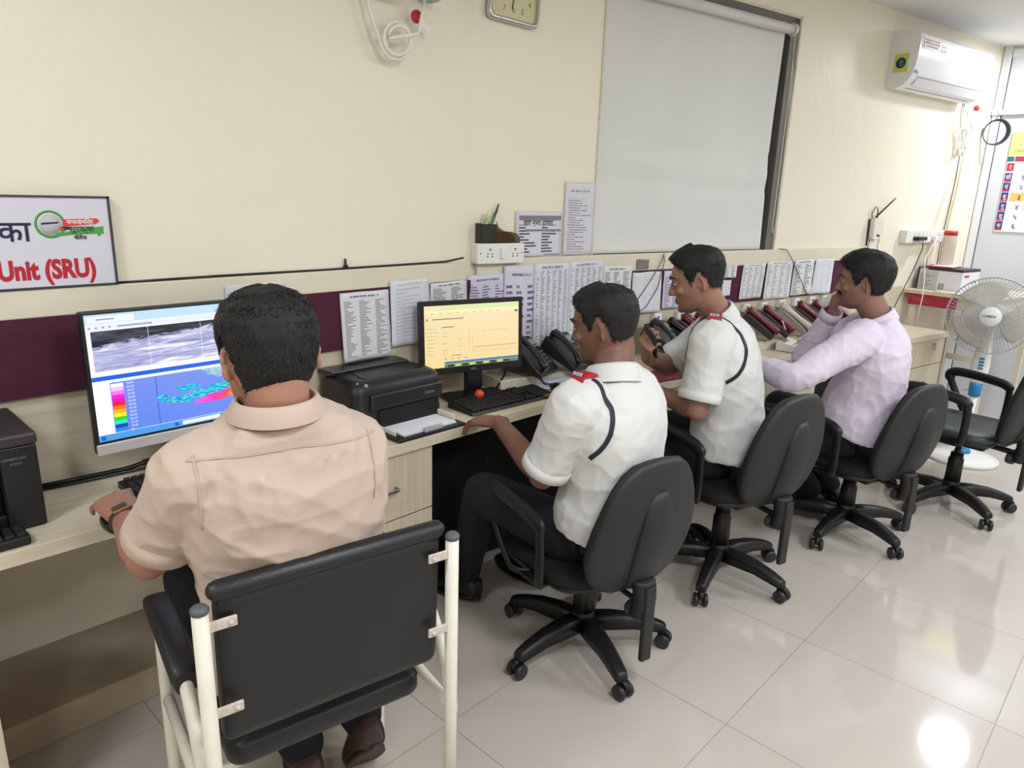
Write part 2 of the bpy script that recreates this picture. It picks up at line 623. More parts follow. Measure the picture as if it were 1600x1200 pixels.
# ================================================================== BOARDS, SIGN, PAPERS
o = MB().box2((-2.55, WA - .026, 1.0), (1.985, WA - .012, 1.204)).build('notice_board', M_maroon, origin=(0, WA, 1.0))
tag(o, 'long maroon cloth board under the cream band beside the big monitor', 'notice board')
b = MB(); b.box2((.03, -.026, 1.008), (2.83, -.012, 1.206), M=MBx)
o = b.build('notice_board', M_maroon, origin=bw(1.4, 1.0))
tag(o, 'long maroon cloth board above the row of telephones', 'notice board')

# wall sign
sg = thing('wall_sign', 'white rescue unit sign with red and navy lettering leaning on the cream band', 'sign', (.5, WA - .02, 1.28))
iv = Matrix.Translation(-V((.5, WA - .02, 1.28)))
MB().box2((-.30, WA - .021, 1.277), (.666, WA - .004, 1.508), M=iv).build('panel', mat('sign_panel', (214, 213, 224), .45), sg)
b = MB()
for a, c in (((-.30, 1.277), (.666, 1.282)), ((-.30, 1.503), (.666, 1.508)), ((.661, 1.277), (.667, 1.508)), ((-.301, 1.277), (-.296, 1.508))):
    b.box2((a[0], WA - .024, a[1]), (c[0], WA - .004, c[1]), M=iv)
b.build('frame', mat('sign_frame', (58, 58, 66), .4), sg)
b = MB()
b.txt('Unit (SRU)', .0655, iv @ onA(.398, 1.303, .0213), 0, bold=.0030, sx=.75)
b.build('red_lettering', M_redp, sg)
b = MB()
for k in range(4): b.txt('तका', .070, iv @ onA(.3715 + .0011 * (k % 2), 1.3965 + .0011 * (k // 2), .0213 + .0001 * k), 0, bold=.0003, sx=.97)
b.build('navy_lettering', M_navy, sg)
b = MB()
T = iv @ onA(.524, 1.4375, .0213)
b.lathe([(.0345, 0), (.0345, .0008), (.029, .0008), (.029, 0)], 40, 0, T)
b.prism([(.010, -.022), (.045, -.018), (.121, -.006), (.121, -.026), (.113, -.026), (.112, -.031), (.106, -.031), (.105, -.025), (.045, -.027), (.015, -.030)], .0009, 0, T)
pr_ = [(.028, .012), (.028, -.006), (.104, .0), (.110, .003), (.113, .0075), (.111, .012), (.105, .0145)]
b.prism(pr_, .0011, 1, T)
b.lathe([(.0285, .0002), (.0285, .0005), (.001, .0005)], 32, 3, T)
for k in range(-6, 7):
    w = math.sqrt(max(0, .026 ** 2 - (k * .004) ** 2))
    d = V((.707, -.707, 0)); n_ = V((.707, .707, 0)) * k * .004
    p0, p1 = n_ - d * w, n_ + d * w
    q_ = V((.707, .707, 0)) * .0006
    b.prism([p0 + q_, p0 - q_, p1 - q_, p1 + q_], .0008, 2, T)
b.prism([(-.02, .004), (-.02, -.001), (.018, .002), (.018, .006)], .001, 2, T)
b.txt('सफाईमित्र', .0145, T @ Matrix.Translation((.037, .001, .0012)), 3, ext=.0002, bold=.0002, sx=1.05)
b.txt('सुरक्षा', .0185, T @ Matrix.Translation((.04, -.0185, .0012)), 4, ext=.0002, bold=.0004, sx=1.18)
b.txt('चॅलेंज', .0135, T @ Matrix.Translation((.05, -.039, .0002)), 5, ext=.0002, bold=.0004, sx=1.05)
b.ball((.024, -.012, .001), .006, 1, T, 8, (1.2, .6, .2))
b.prism([(.022, -.006), (.042, -.006), (.044, -.012), (.03, -.016)], .0013, 5, T)
b.build('emblem', [M_green, M_redl, M_navy, M_whitep, mat('deep_green_print', (20, 84, 52), .5), M_dk], sg)

# cable tucked along the top of the cream band
b = MB().tube([(.668, WA - .008, 1.279), (.95, WA - .006, 1.2805), (1.3, WA - .008, 1.2795), (1.7, WA - .007, 1.281), (1.86, WA - .009, 1.2825), (1.955, WA - .006, 1.293)], .0035, 8)
o = b.build('wall_cable', M_blk2, origin=(1.3, WA, 1.28)); tag(o, 'thin black cable lying along the cream band beside the sign', 'cable')
for i, (x, l) in enumerate(((1.40, 'small black clip standing up from the cable on the cream band'),)):
    b = MB().tube([(x, WA - .01, 1.283), (x, WA - .008, 1.31)], .004, 8, dome=True); b.box((x, WA - .01, 1.287), (.014, .012, .01), 0, bev=.002)
    o = b.build('cable_clip', M_blk, origin=(x, WA, 1.28)); tag(o, l, 'clip')

P_list = print_mat('printed_list', 40, 3, (118, 118, 126), (224, 224, 228), dens=.62, top=.12)
P_faint = print_mat('faint_form', 18, 1, (188, 190, 200), (222, 224, 232), dens=.5, top=.12, lines=True)
P_lilac = print_mat('lilac_list', 26, 3, (122, 118, 150), (216, 212, 230), dens=.62, top=.14)
P_dense = print_mat('dense_roster', 52, 6, (132, 132, 142), (222, 222, 230), dens=.66, top=.08)
P_two = print_mat('two_column_list', 30, 2, (96, 98, 106), (226, 228, 224), dens=.55, top=.12)
P_text = print_mat('typed_letter', 30, 1, (150, 148, 162), (222, 220, 228), dens=.52, top=.22)
P_table = print_mat('ruled_table', 26, 4, (150, 150, 156), (226, 226, 228), dens=.55, top=.08, lines=True)
P_note = print_mat('bold_notice', 15, 2, (70, 70, 78), (222, 220, 228), dens=.66, top=.3, side=.08, head=False)
P_blank = print_mat('pale_form', 24, 3, (196, 198, 204), (226, 227, 232), dens=.45, top=.1)


def sheet(name, frame, w, h, m, label, curl=.006, skew=0, seed=0, cat='paper', extra=None, group=None):
    "frame: lower corner on the wall plane; paper bends away from the wall"
    nu, nv = 8, 14
    vs, uv = [], []
    for j in range(nv + 1):
        for i in range(nu + 1):
            u, v = i / nu, j / nv
            z = .0015 + curl * (1 - v) ** 2 * (.5 + .5 * math.sin(3 * u + seed)) + .0018 * (1 + noise.noise((u * 3 + seed * 7, v * 4, 0)))
            vs.append(V((u * w + skew * (v - .5) * h, v * h + .004 * noise.noise((u * 2, seed, v)), z)))
            uv.append((u, v))
    fs = [[j * (nu + 1) + i, j * (nu + 1) + i + 1, (j + 1) * (nu + 1) + i + 1, (j + 1) * (nu + 1) + i] for j in range(nv) for i in range(nu)]
    b = MB()
    org = frame @ V((w / 2, h / 2, 0))
    b.add(vs, fs, 0, True, frame, uv)
    mats = [m]
    if extra:
        mats += extra(b, frame, w, h)
    b.v = [p - org for p in b.v]
    me = b.mesh(name)
    for q in mats: me.materials.append(q)
    o = bpy.data.objects.new(name, me)
    COL.objects.link(o); o.location = org
    s_ = o.modifiers.new('thick', 'SOLIDIFY'); s_.thickness = .0004
    return tag(o, label, cat, group)


A_, B_ = (lambda x, z, o=.027: onA(x, z, o)), (lambda s, z, o=.027: onB(s, z, o))
sheet('notice_sheet', A_(.96, 1.187, .021), .20, .064, P_blank, 'blank white sheet on the cream band behind the head of the man in beige', .002, 0, 1)
sheet('notice_sheet', A_(.64, 1.185, .028), .16, .028, P_blank, 'torn strip of white paper above the big monitor', .002, 0, 2)
sheet('notice_sheet', A_(1.362, .953), .206, .245, P_list, 'creased white printed list hanging right above the laser printer', .012, -.03, 3)
sheet('notice_sheet', A_(1.574, .982), .185, .245, P_faint, 'grey ruled form with a curled bottom edge beside the creased list', .02, -.02, 4)
sheet('notice_sheet', A_(1.763, 1.03), .19, .175, P_two, 'two column list pinned just above the small monitor, beside the grey ruled form', .004, 0, 5)
sheet('notice_sheet', B_(-.03, .93), .19, .295, P_lilac, 'lilac tinted list below the switch box, directly above the small monitor', .004, 0, 6)
sheet('notice_sheet', B_(.145, .90, .031), .175, .355, print_mat('lilac_notice', 14, 3, (110, 106, 140), (220, 216, 230), dens=.55, top=.2), 'lilac notice with spaced headings behind the corner of the small monitor', .006, 0, 7)
sheet('notice_sheet', B_(.30, .875, .035), .195, .385, P_dense, 'dense printed roster hanging behind the two black telephones, second from the letter', .01, 0, 8)
sheet('notice_sheet', B_(.497, .89, .030), .205, .375, P_dense, 'dense printed roster right above the head of the man at the small monitor', .006, 0, 9)
sheet('notice_sheet', B_(.705, .98), .185, .255, print_mat('table_of_names', 30, 3, (110, 116, 120), (224, 228, 224), dens=.6, top=.1), 'printed table with a blue heading strip beside the dense rosters', .004, 0, 10,
      extra=lambda b, f, w, h: (b.box2((w * .35, h * .92, .0012), (w * .97, h * .955, .003), 1, M=f), [mat('blue_heading', (92, 150, 176), .6)])[1])
sheet('notice_sheet', B_(.90, 1.0), .20, .20, P_blank, 'pale form behind hanging wires between the two men in white', .005, -.02, 11)
sheet('notice_sheet', B_(1.115, 1.01), .19, .19, P_lilac, 'lilac list partly hidden by the face of the man holding a phone', .004, 0, 12)
sheet('notice_sheet', B_(1.575, 1.146), .105, .068, P_two, 'small white slip on maroon board behind the neck of the man holding a phone', .004, .06, 13)
sheet('notice_sheet', B_(1.572, 1.048), .072, .085, P_blank, 'small pale slip below another slip, behind a white collar', .003, 0, 14)
sheet('notice_sheet', B_(1.727, 1.022), .20, .192, P_table, 'white ruled table, first of the four sheets above the telephone row', .008, .10, 15)
sheet('notice_sheet', B_(1.945, 1.008), .245, .212, P_table, 'widest ruled table of the four sheets above the telephone row, wire hanging across it', .010, .05, 16)
sheet('notice_sheet', B_(2.205, 1.016), .20, .208, P_two, 'sheet with bold headed rows, third of the four above the telephone row', .006, .04, 17)
sheet('notice_sheet', B_(2.415, 1.013), .20, .21, P_blank, 'last pale sheet of the four, next to the face of the man in lavender', .008, .06, 18)


def photo_extra(b, f, w, h):
    b.ball((w * .3, h * .45, .0012), .012, 1, f, 8, (1, 1.3, .08))
    b.ball((w * .7, h * .5, .0012), .010, 2, f, 8, (1, 1.2, .08))
    b.box2((w * .1, h * .08, .001), (w * .9, h * .2, .0016), 3, M=f)
    return [mat('ochre_print', (196, 158, 110), .5), mat('pink_print', (190, 140, 140), .5), M_dk]


sheet('picture_card', B_(.925, 1.213, .021), .082, .047, mat('grey_picture', (128, 118, 120), .5), 'small coloured picture card stuck on the cream band below the window', .001, 0, 19, 'picture', photo_extra)


def note_extra(b, f, w, h):
    b.box2((w * .08, h * .80, .0035), (w * .98, h * .90, .0052), 1, M=f)
    b.box2((w * .22, h * .555, .0035), (w * .98, h * .60, .0052), 1, M=f)
    b.box2((w * .08, h * .03, .0035), (w * .98, h * .05, .0052), 1, M=f)
    b.txt('वारी मुंबई होणार', .030, f @ Matrix.Translation((w * .17, h * .69, .0042)), 2, .0002, .0003, .9)
    return [mat('grey_heading', (128, 128, 136), .6), M_dk]


sheet('notice_sheet', onB(.215, 1.289, .001), .25, .19, P_note, 'square black and white notice on the wall beside the pen holder', .004, 0, 20, extra=note_extra)
sheet('notice_sheet', onB(.475, 1.289, .002), .175, .315, P_text, 'tall typed letter taped to the wall beside the window blind', .003, 0, 21)

# loose hanging wires between the two men in white
b = MB().tube([bw(1.10, 1.285, .03), bw(1.09, 1.255, .034), bw(1.02, 1.16, .036), bw(.93, 1.06, .036), bw(.88, 1.02, .034), bw(.86, 1.0, .034)], .0022, 6)
b.tube([bw(1.10, 1.285, .03), bw(1.105, 1.25, .034), bw(1.07, 1.12, .037), bw(1.0, 1.03, .036), bw(.94, 1.0, .036), bw(.97, 1.0, .05)], .0022, 6)
o = b.build('hanging_wire', mat('grey_wire', (92, 88, 84), .5), origin=bw(1.1, 1.25)); tag(o, 'pair of thin loose wires hanging over sheets between the men in white', 'wire')
b = MB().tube([bw(2.06, 1.288, .01), bw(2.10, 1.287, .034), bw(2.15, 1.24, .04), bw(2.26, 1.12, .042), bw(2.31, 1.06, .045), bw(2.37, 1.01, .04)], .0025, 6)
o = b.build('hanging_wire', mat('dark_grey_wire', (66, 62, 62), .5), origin=bw(2.2, 1.15)); tag(o, 'dark wire running from the window corner down over the ruled table', 'wire')

# ================================================================== THINGS ON THE WALL
# switch box with pen stand
sw = thing('switch_box', 'white surface mounted switch and socket box under the pen holder', 'switch box', bw(.115, 1.268))
iv = Matrix.Translation(-bw(.115, 1.268)); T = iv @ onB(0, 1.268)
MB().box2((0, 0, 0), (.232, .082, .052), bev=.004, M=T).build('box', M_white, sw)
b = MB(); b.box((.12, .042, .056), (.018, .045, .012), 0, T, .003); b.build('rocker', M_white, sw)
b = MB()
for cx in (.06, .185):
    for dx, dy, r in ((0, .016, .0042), (-.011, -.002, .003), (.011, -.002, .003), (-.011, -.012, .003), (.011, -.012, .003)):
        b.tube([V((cx + dx, .042 + dy, .0515)), V((cx + dx, .042 + dy, .0528))], r, 10, M=T)
for cx in (.015, .218): b.tube([V((cx, .042, .0515)), V((cx, .042, .0528))], .003, 8, M=T)
b.build('socket_holes', M_blk, sw)

M_acr = mat('smoked_brown_acrylic', (86, 64, 42), .15, alpha=.62)
ps = thing('pen_holder', 'smoked brown acrylic desk tidy standing on the white switch box', 'pen holder', bw(.115, 1.351, .027))
T = Matrix.Translation(-bw(.115, 1.351, .027)) @ onB(.018, 1.351)
MB().box2((0, 0, .006), (.072, .075, .009), M=T).box2((0, 0, .045), (.072, .075, .048), M=T).box2((0, 0, .006), (.003, .078, .048), M=T).box2((.058, 0, .006), (.061, .075, .048), M=T).box2((0, 0, .006), (.10, .003, .048), M=T).build('pen_well', mat('dark_smoked_acrylic', (52, 50, 50), .2, alpha=.82), ps)
b = MB()
pr2 = [(.072, 0), (.192, 0), (.192, .02), (.18, .036), (.15, .045), (.115, .045), (.085, .062), (.072, .086)]
b.prism(pr2, .003, 0, T @ Matrix.Translation((0, 0, .045))); b.prism(pr2, .003, 0, T @ Matrix.Translation((0, 0, .006)))
b.box2((.072, 0, .006), (.192, .003, .048), M=T); b.box2((.072, 0, .006), (.075, .07, .048), M=T); b.box2((.13, 0, .006), (.133, .045, .048), M=T)
b.build('side_tray', M_acr, ps)


def pen(x, y, z, dx, dz, L, c, cap, label):
    b = MB()
    p0 = bw(x, z, y); d = (BD * dx + V((0, 0, 1)) * dz - BN * 0).normalized()
    b.tube([p0 - p0, d * L * .78], .0042, 8, 0)
    o = b.build('pen', c, None); o.location = p0
    c2 = MB().tube([d * L * .76, d * L], [.005, .0035], 8, 0, dome=True).build('cap', cap, o)
    tag(o, label, 'pen', 'pens in the holder on the switch box')


pg, py_, pre = mat('green_pen', (40, 150, 70), .4), mat('yellow_pen', (214, 214, 60), .4), mat('dark_red_pen', (130, 40, 44), .4)
pen(.038, .034, 1.357, .0, 1, .105, mat('grey_pen', (140, 160, 160), .4), mat('pale_blue_cap', (160, 190, 196), .4), 'pale blue capped pen at the wall end of the pen holder')
pen(.056, .022, 1.357, .06, 1, .11, py_, py_, 'yellow highlighter pen standing in the pen holder')
pen(.060, .034, 1.357, .24, 1, .115, pg, pg, 'green marker pen with a dark cap leaning in the pen holder')
pen(.066, .018, 1.357, .36, 1, .155, pre, mat('dark_tip', (70, 50, 46), .4), 'long dark red pencil, tallest in the pen holder')
o = MB().ball((0, 0, 0), .013, n=10, sc=(1.1, 1, .9)).build('eraser', mat('orange_rubber', (216, 120, 60), .6)); o.location = bw(.115, 1.366, .027); tag(o, 'round orange eraser lying in the brown acrylic tray', 'eraser')
o = MB().box((0, 0, 0), (.03, .018, .012), bev=.003).build('eraser', mat('pink_rubber', (214, 158, 158), .6)); o.location = bw(.115, 1.397, .027); o.rotation_euler = (0, .2, 0); tag(o, 'pale pink eraser resting on top of the brown acrylic tray', 'eraser')

# wall clock
ck = thing('wall_clock', 'square silver rimmed wall clock with a cream dial', 'clock', bw(.17, 2.30))
T = Matrix.Translation(-bw(.17, 2.30)) @ onB(.17, 2.302) @ Matrix.Rotation(R(-3), 4, 'Z')


def rrect(w, h, r, n=6):
    o = []
    for cx, cy, a in ((w - r, h - r, 0), (-w + r, h - r, 90), (-w + r, -h + r, 180), (w - r, -h + r, 270)):
        for k in range(n + 1):
            t = R(a + 90 * k / n); o.append((cx + r * math.cos(t), cy + r * math.sin(t)))
    return o


rings = []
for w, z in ((.118, 0), (.120, .02), (.117, .031), (.112, .034), (.106, .030), (.1045, .02), (.1045, .015)):
    rings.append([V((x, y, z)) for x, y in rrect(w, w * 1.04, .022)])
MB().loft(rings, M=T).build('rim', mat('silver_rim', (196, 198, 198), .18, .9), ck)
MB().prism(rrect(.105, .109, .018), .017, 0, T).build('dial', mat('cream_dial', (208, 202, 158), .45), ck)
b = MB()
for k in range(1, 13):
    a = R(90 - 30 * k); r = .076 / max(abs(math.cos(a)), abs(math.sin(a))) * .98
    r = min(r, .092)
    b.txt(str(k), .03, T @ Matrix.Translation((r * math.cos(a), r * math.sin(a) - .010, .0172)), 0, .0003, 0, .9, 'CENTER')
b.build('numeral_lettering', mat('grey_numeral', (98, 98, 70), .5), ck)
b = MB(); b.tube([V((.006, .02, .02)), V((-.008, -.072, .02))], .0018, 6, M=T, flat=(1, 1)); b.tube([V((0, 0, .021)), V((.03, .045, .021))], .0025, 6, M=T); b.ball((0, 0, .021), .005, 0, T, 6)
b.build('hands', M_dk, ck)

# air conditioners
M_ac = mat('air_conditioner_white', (232, 232, 234), .32)


def aircon(T, L, label, stickers=True):
    t = thing('air_conditioner', label, 'air conditioner', T @ V((L / 2, 0, 0)))
    iv = Matrix.Translation(-(T @ V((L / 2, 0, 0)))); M = iv @ T
    prof = [(0, 0), (.06, -.012), (.115, .012), (.145, .05), (.160, .10), (.170, .17), (.172, .25), (.168, .281), (.158, .288), (.06, .312), (0, .315)]
    prof = [(-z, y) for z, y in prof]
    # extrude along local x
    X = M @ frameM((0, 0, 0), (0, 0, -1), (0, 1, 0), (1, 0, 0))
    b = MB().prism([(p[0], p[1]) for p in prof], L, 0, X, True)
    o = b.build('body', M_ac, t)
    for p in o.data.polygons:
        if len(p.vertices) > 4: p.use_smooth = False
    o.modifiers.new('es', 'EDGE_SPLIT').split_angle = R(30)
    b = MB()
    z0 = [(.0, .315)]
    b.box2((L * .07, .014, .119), (L * .95, .018, .123), M=M)
    fl_ = [(.118, .012), (.148, .05), (.150, .048), (.121, .009)]
    X2 = M @ frameM((L * .08, 0, 0), (0, 0, 1), (0, 1, 0), (1, 0, 0))
    b.prism(fl_, L * .86, 0, X2)
    b.build('louvre_flap', mat('flap_white', (222, 222, 226), .4), t)
    b = MB()
    X3 = M @ frameM((L * .06, 0, 0), (0, 0, 1), (0, 1, 0), (1, 0, 0))
    b.prism([(.147, .055), (.1485, .058), (.150, .058), (.1475, .0535)], L * .9, 0, X3); b.box2((L * .07, -.004, .085), (L * .93, .000, .088), M=M)
    b.build('seam', mat('seam_grey', (150, 150, 156), .5), t)
    if stickers:
        b = MB(); S = M @ frameM((-.001, .13, .075), (0, 0, 1), (0, 1, 0), (-1, 0, 0))
        b.prism([(-.042, -.052), (.042, -.05), (.04, .052), (-.042, .05)], .001, 0, S)
        b.lathe([(.03, 0), (.03, .0016), (.001, .0016)], 28, 1, S)
        b.prism([(-.012, -.004), (.010, .002), (.014, .012), (-.004, .014)], .0022, 2, S); b.prism([(-.006, -.016), (.006, -.02), (.01, -.012), (-.002, -.008)], .0022, 2, S)
        b.build('side_sticker', [mat('yellow_sticker', (206, 200, 96), .5), mat('teal_disc', (34, 62, 84), .5), mat('pale_teal', (84, 132, 140), .5)], t)
        b = MB(); S = M @ Matrix.Translation((.02, .20, .1722)) @ Matrix.Rotation(R(-1.5), 4, 'X')
        b.box2((0, .0, -.001), (.31, .07, .0006), 0, M=S)
        b.box2((.0, .012, 0), (.004, .07, .001), 2, M=S); b.box2((.306, -.004, 0), (.31, .06, .001), 2, M=S)
        b.box2((.012, .034, 0), (.21, .058, .001), 1, M=S)
        for i, L in enumerate((.022, .010, .024, .030, .026, .018)): b.box2((.018 + .032 * i, .042, 0), (.018 + .032 * i + L, .050, .0013), 3, M=S)
        b.box2((.05, .018, 0), (.19, .026, .001), 2, M=S); b.prism([(.018, .008), (.03, .008), (.03, .03), (.018, .03)], .001, 2, S)
        for i in range(2):
            for j in range(2): b.box2((.238 + .03 * i, .008 + .026 * j, 0), (.25 + .03 * i, .022 + .026 * j, .001), 2, M=S)
        b.build('front_sticker', [M_whitep, mat('brick_red_band', (178, 92, 80), .5), mat('grey_ink', (96, 96, 102), .5), M_whitep], t)
        b = MB(); S = M @ Matrix.Translation((.03, .075, .1575)) @ Matrix.Rotation(R(-8), 4, 'X')
        b.tube([V((.012 * math.cos(a), .012 * math.sin(a), .003)) for a in [R(20 * k) for k in range(18)]], .0016, 6, 0, S, True); b.box2((-.002, -.002, .001), (.006, .004, .003), 0, M=S)
        S = M @ Matrix.Translation((L * .5, .072, .157)) @ Matrix.Rotation(R(-8), 4, 'X'); b.box2((0, 0, .001), (.014, .010, .003), 0, M=S)
        S = M @ Matrix.Translation((L * .86, .072, .157)) @ Matrix.Rotation(R(-8), 4, 'X'); b.box2((0, 0, .001), (.045, .006, .003), 0, M=S)
        b.build('front_marks', mat('mark_grey', (158, 158, 166), .5), t)
    return t


aircon(onB(2.945, 2.235), .97, 'white split air conditioner with a yellow sticker on its side')
aircon(onA(.62, 2.172), 1.02, 'white split air conditioner whose underside shows above the coiled white pipe', False)

# white coiled pipe under the second air conditioner
M_pipe = mat('white_pipe', (234, 230, 222), .4)
cp = [V((1.478, 2.09, 2.172)), V((1.495, 2.085, 2.10)), V((1.525, 2.08, 2.03))]
c0 = V((1.596, 2.082, 2.032))
for k in range(0, 27):
    a = R(190 + 27.5 * k)
    r = .068 - .0009 * k + .004 * math.sin(k)
    cp.append(c0 + V((r * math.cos(a) * .98, -.0004 * k * 2, r * math.sin(a) * .93 - .0)))
cp += [V((1.672, 2.06, 2.06)), V((1.69, 2.062, 2.11)), V((1.715, 2.075, 2.18))]
b = MB().tube(cp, .0062, 10)
o = b.build('coiled_pipe', M_pipe, origin=(1.6, 2.1, 2.03)); tag(o, 'white pipe wound in a coil hanging below the air conditioner by the clock', 'pipe')
t = thing('warning_tag', 'round red tag with a white flap hanging beside the coiled white pipe', 'tag', (1.688, 2.085, 2.12))
MB().lathe([(.001, -.004), (.021, -.004), (.021, .004), (.001, .004)], 24, 0, Matrix.Rotation(R(90), 4, 'X')).build('disc', mat('red_plastic', (186, 40, 54), .5), t)
MB().box((.042, -.008, -.012), (.05, .003, .024), 0, None, .001).build('flap', M_white, t).rotation_euler = (0, R(24), 0)
b = MB().box((1.752, 2.09, 2.195), (.05, .06, .03), 0, None, .004); o = b.build('junction_box', mat('blue_grey_plastic', (160, 176, 190), .45), origin=(1.752, 2.13, 2.19)); tag(o, 'small blue grey junction box above the red tag', 'junction box')
b = MB().tube([(1.745, 2.126, 2.18), (1.75, 2.127, 2.10)], .0015, 6)

# cables, coils and the router in the far corner
b = MB()
for k, (s0, s1) in enumerate(((3.875, 3.97), (3.90, 4.0), (4.13, 4.05))):
    b.tube([bw(s0, 2.245, .05), bw(s0 + .005, 2.16, .045), bw((s0 + s1) / 2, 2.08, .04), bw(s1 + .01 * k, 1.96, .03), bw(s1, 1.90, .02)], .006, 8)
for cx, cz, rx, rz in ((3.935, 1.99, .05, .085), (4.0, 2.03, .045, .085), (4.02, 2.02, .03, .075)):
    b.tube([bw(cx + rx * math.cos(R(20 * k)), cz + rz * math.sin(R(20 * k)), .055 + .01 * math.sin(R(40 * k))) for k in range(18)], .0058, 8, 0, None, True)
o = b.build('cable_bundle', M_pipe, origin=bw(3.98, 2.05)); tag(o, 'looped bundle of white cables hanging below the far air conditioner', 'cable')
b = MB()
for k in range(5):
    b.tube([V((EX - .10 - .006 * k, EY - .058 + (.072 + .003 * k) * math.cos(R(20 * j + 9 * k)) - .004 * k, 2.075 + (.08 + .002 * k) * math.sin(R(20 * j + 9 * k)))) for j in range(18)], .0034, 6, 0, None, True)
b.tube([(EX - .04, EY - .05, 2.205), (EX - .10, EY - .05, 2.155)], .003, 6)
o = b.build('cable_coil', mat('dark_blue_grey_cable', (58, 62, 76), .5), origin=(EX - .10, EY - .06, 2.07)); tag(o, 'dark cable wound in a round coil hanging from the white conduit', 'cable')
t = tag(MB().ball((0, 0, 0), .02, n=8).build('cable_seal', mat('red_seal', (196, 60, 66), .5)), 'small red seal on the cables below the far air conditioner', 'seal'); t.location = bw(4.08, 2.215, .05)
for pts, c, nm, lb in (([bw(4.0, 1.90, .02), bw(3.99, 1.75, .014), bw(3.90, 1.5, .012), bw(3.84, 1.3, .012), bw(3.83, 1.14, .02)], (226, 218, 196), 'cream', 'cream cable running down the wall corner towards the glass jar'),
                       ([bw(4.03, 1.90, .02), bw(4.05, 1.7, .012), bw(4.03, 1.5, .012), bw(4.0, 1.25, .012), bw(3.99, 1.14, .02)], (96, 92, 92), 'grey', 'grey cable running down the wall corner beside the cream one'),
                       ([bw(4.08, 1.96, .02), bw(4.10, 1.7, .012), bw(4.07, 1.45, .012), bw(4.04, 1.2, .012), bw(4.03, 1.12, .02)], (198, 178, 96), 'yellow', 'yellowish cable running down the wall corner nearest the white trim')):
    o = MB().tube(pts, .004, 7).build('wall_cable', mat(nm + '_cable', c, .5), origin=pts[2]); tag(o, lb, 'cable')

rt = thing('router', 'small white wireless router with a black antenna fixed to the wall', 'router', bw(3.06, 1.40))
T = Matrix.Translation(-bw(3.06, 1.40)) @ onB(3.06, 1.40) @ Matrix.Rotation(R(4), 4, 'Z')
b = MB().prism(rrect(.058, .066, .02), .03, 0, T @ Matrix.Translation((0, 0, .012)), True); b.build('body', M_offw, rt, bevel=.003)
MB().box((.01, -.042, .043), (.035, .012, .003), 0, T @ Matrix.Rotation(R(-12), 4, 'Z'), .001).build('lights_window', M_blk, rt)
MB().tube([V((-.03, .075, .03)), V((.13, .17, .045)), V((.155, .185, .048))], [.0055, .0045, .003], 8, M=T).build('antenna', M_blk2, rt)
MB().tube([V((-.035, .05, .01)), V((-.05, .10, .012)), V((-.025, .14, .02)), V((-.012, .13, .026)), V((-.01, .06, .03))], .003, 7, M=T).build('lead', M_blk2, rt)
MB().box((-.060, -.02, .006), (.008, .17, .010), 0, T, .003).build('mount', M_dgrey, rt)
b = MB().tube([bw(3.02, 1.36, .02), bw(3.01, 1.30, .016), bw(3.03, 1.2, .03), bw(3.03, 1.02, .03)], .0022, 6); b.tube([bw(3.13, 1.45, .02), bw(3.14, 1.38, .02), bw(3.12, 1.30, .018), bw(3.16, 1.15, .02), bw(3.14, 1.02, .02)], .0022, 6)
o = b.build('router_lead', M_blk2, origin=bw(3.06, 1.2)); tag(o, 'two thin black leads hanging from the wireless router', 'cable')

ex = thing('socket_strip', 'long white socket strip on the wall above the boxes with plugs in it', 'socket strip', bw(3.67, 1.31))
T = Matrix.Translation(-bw(3.67, 1.31)) @ onB(3.42, 1.305)
MB().box2((0, 0, 0), (.275, .085, .05), bev=.004, M=T).build('box', M_white, ex)
MB().box2((.279, 0, 0), (.52, .085, .05), bev=.004, M=T).build('box', M_white, ex)
b = MB()
for cx in (.04, .10, .165, .225, .32, .38, .44, .49):
    for dx, dy in ((0, .018), (-.01, 0), (.01, 0)): b.tube([V((cx + dx, .05 + dy, .0495)), V((cx + dx, .05 + dy, .0508))], .0035, 8, M=T)
b.build('socket_holes', mat('grey_hole', (120, 120, 122), .5), ex)
pl = tag(MB().box((.0, 0, .02), (.12, .026, .04), 0, None, .004).build('power_plug', M_blk2), 'flat black plug adaptor in the white socket strip', 'plug')
pl.matrix_world = onB(3.57, 1.335, .05)
pl = tag(MB().box((0, 0, .015), (.05, .03, .03), 0, None, .004).build('power_plug', M_white), 'white plug with a long white lead in the socket strip', 'plug'); pl.matrix_world = onB(3.79, 1.335, .05)
o = MB().tube([bw(3.57, 1.33, .09), bw(3.56, 1.27, .10), bw(3.50, 1.12, .09), bw(3.40, .95, .08), bw(3.34, .83, .07), bw(3.30, .76, .08)], .0032, 7).build('power_lead', M_blk2, origin=bw(3.5, 1.1)); tag(o, 'thin black lead hanging from the plug adaptor behind the man in lavender', 'cable')
o = MB().tube([bw(3.79, 1.33, .08), bw(3.72, 1.29, .09), bw(3.60, 1.2, .11), bw(3.535, 1.06, .16), bw(3.53, .95, .17), bw(3.53, .78, .16)], .0034, 7).build('power_lead', M_pipe, origin=bw(3.77, 1.0, .4)); tag(o, 'long white lead hanging from the socket strip past the red drawer', 'cable')

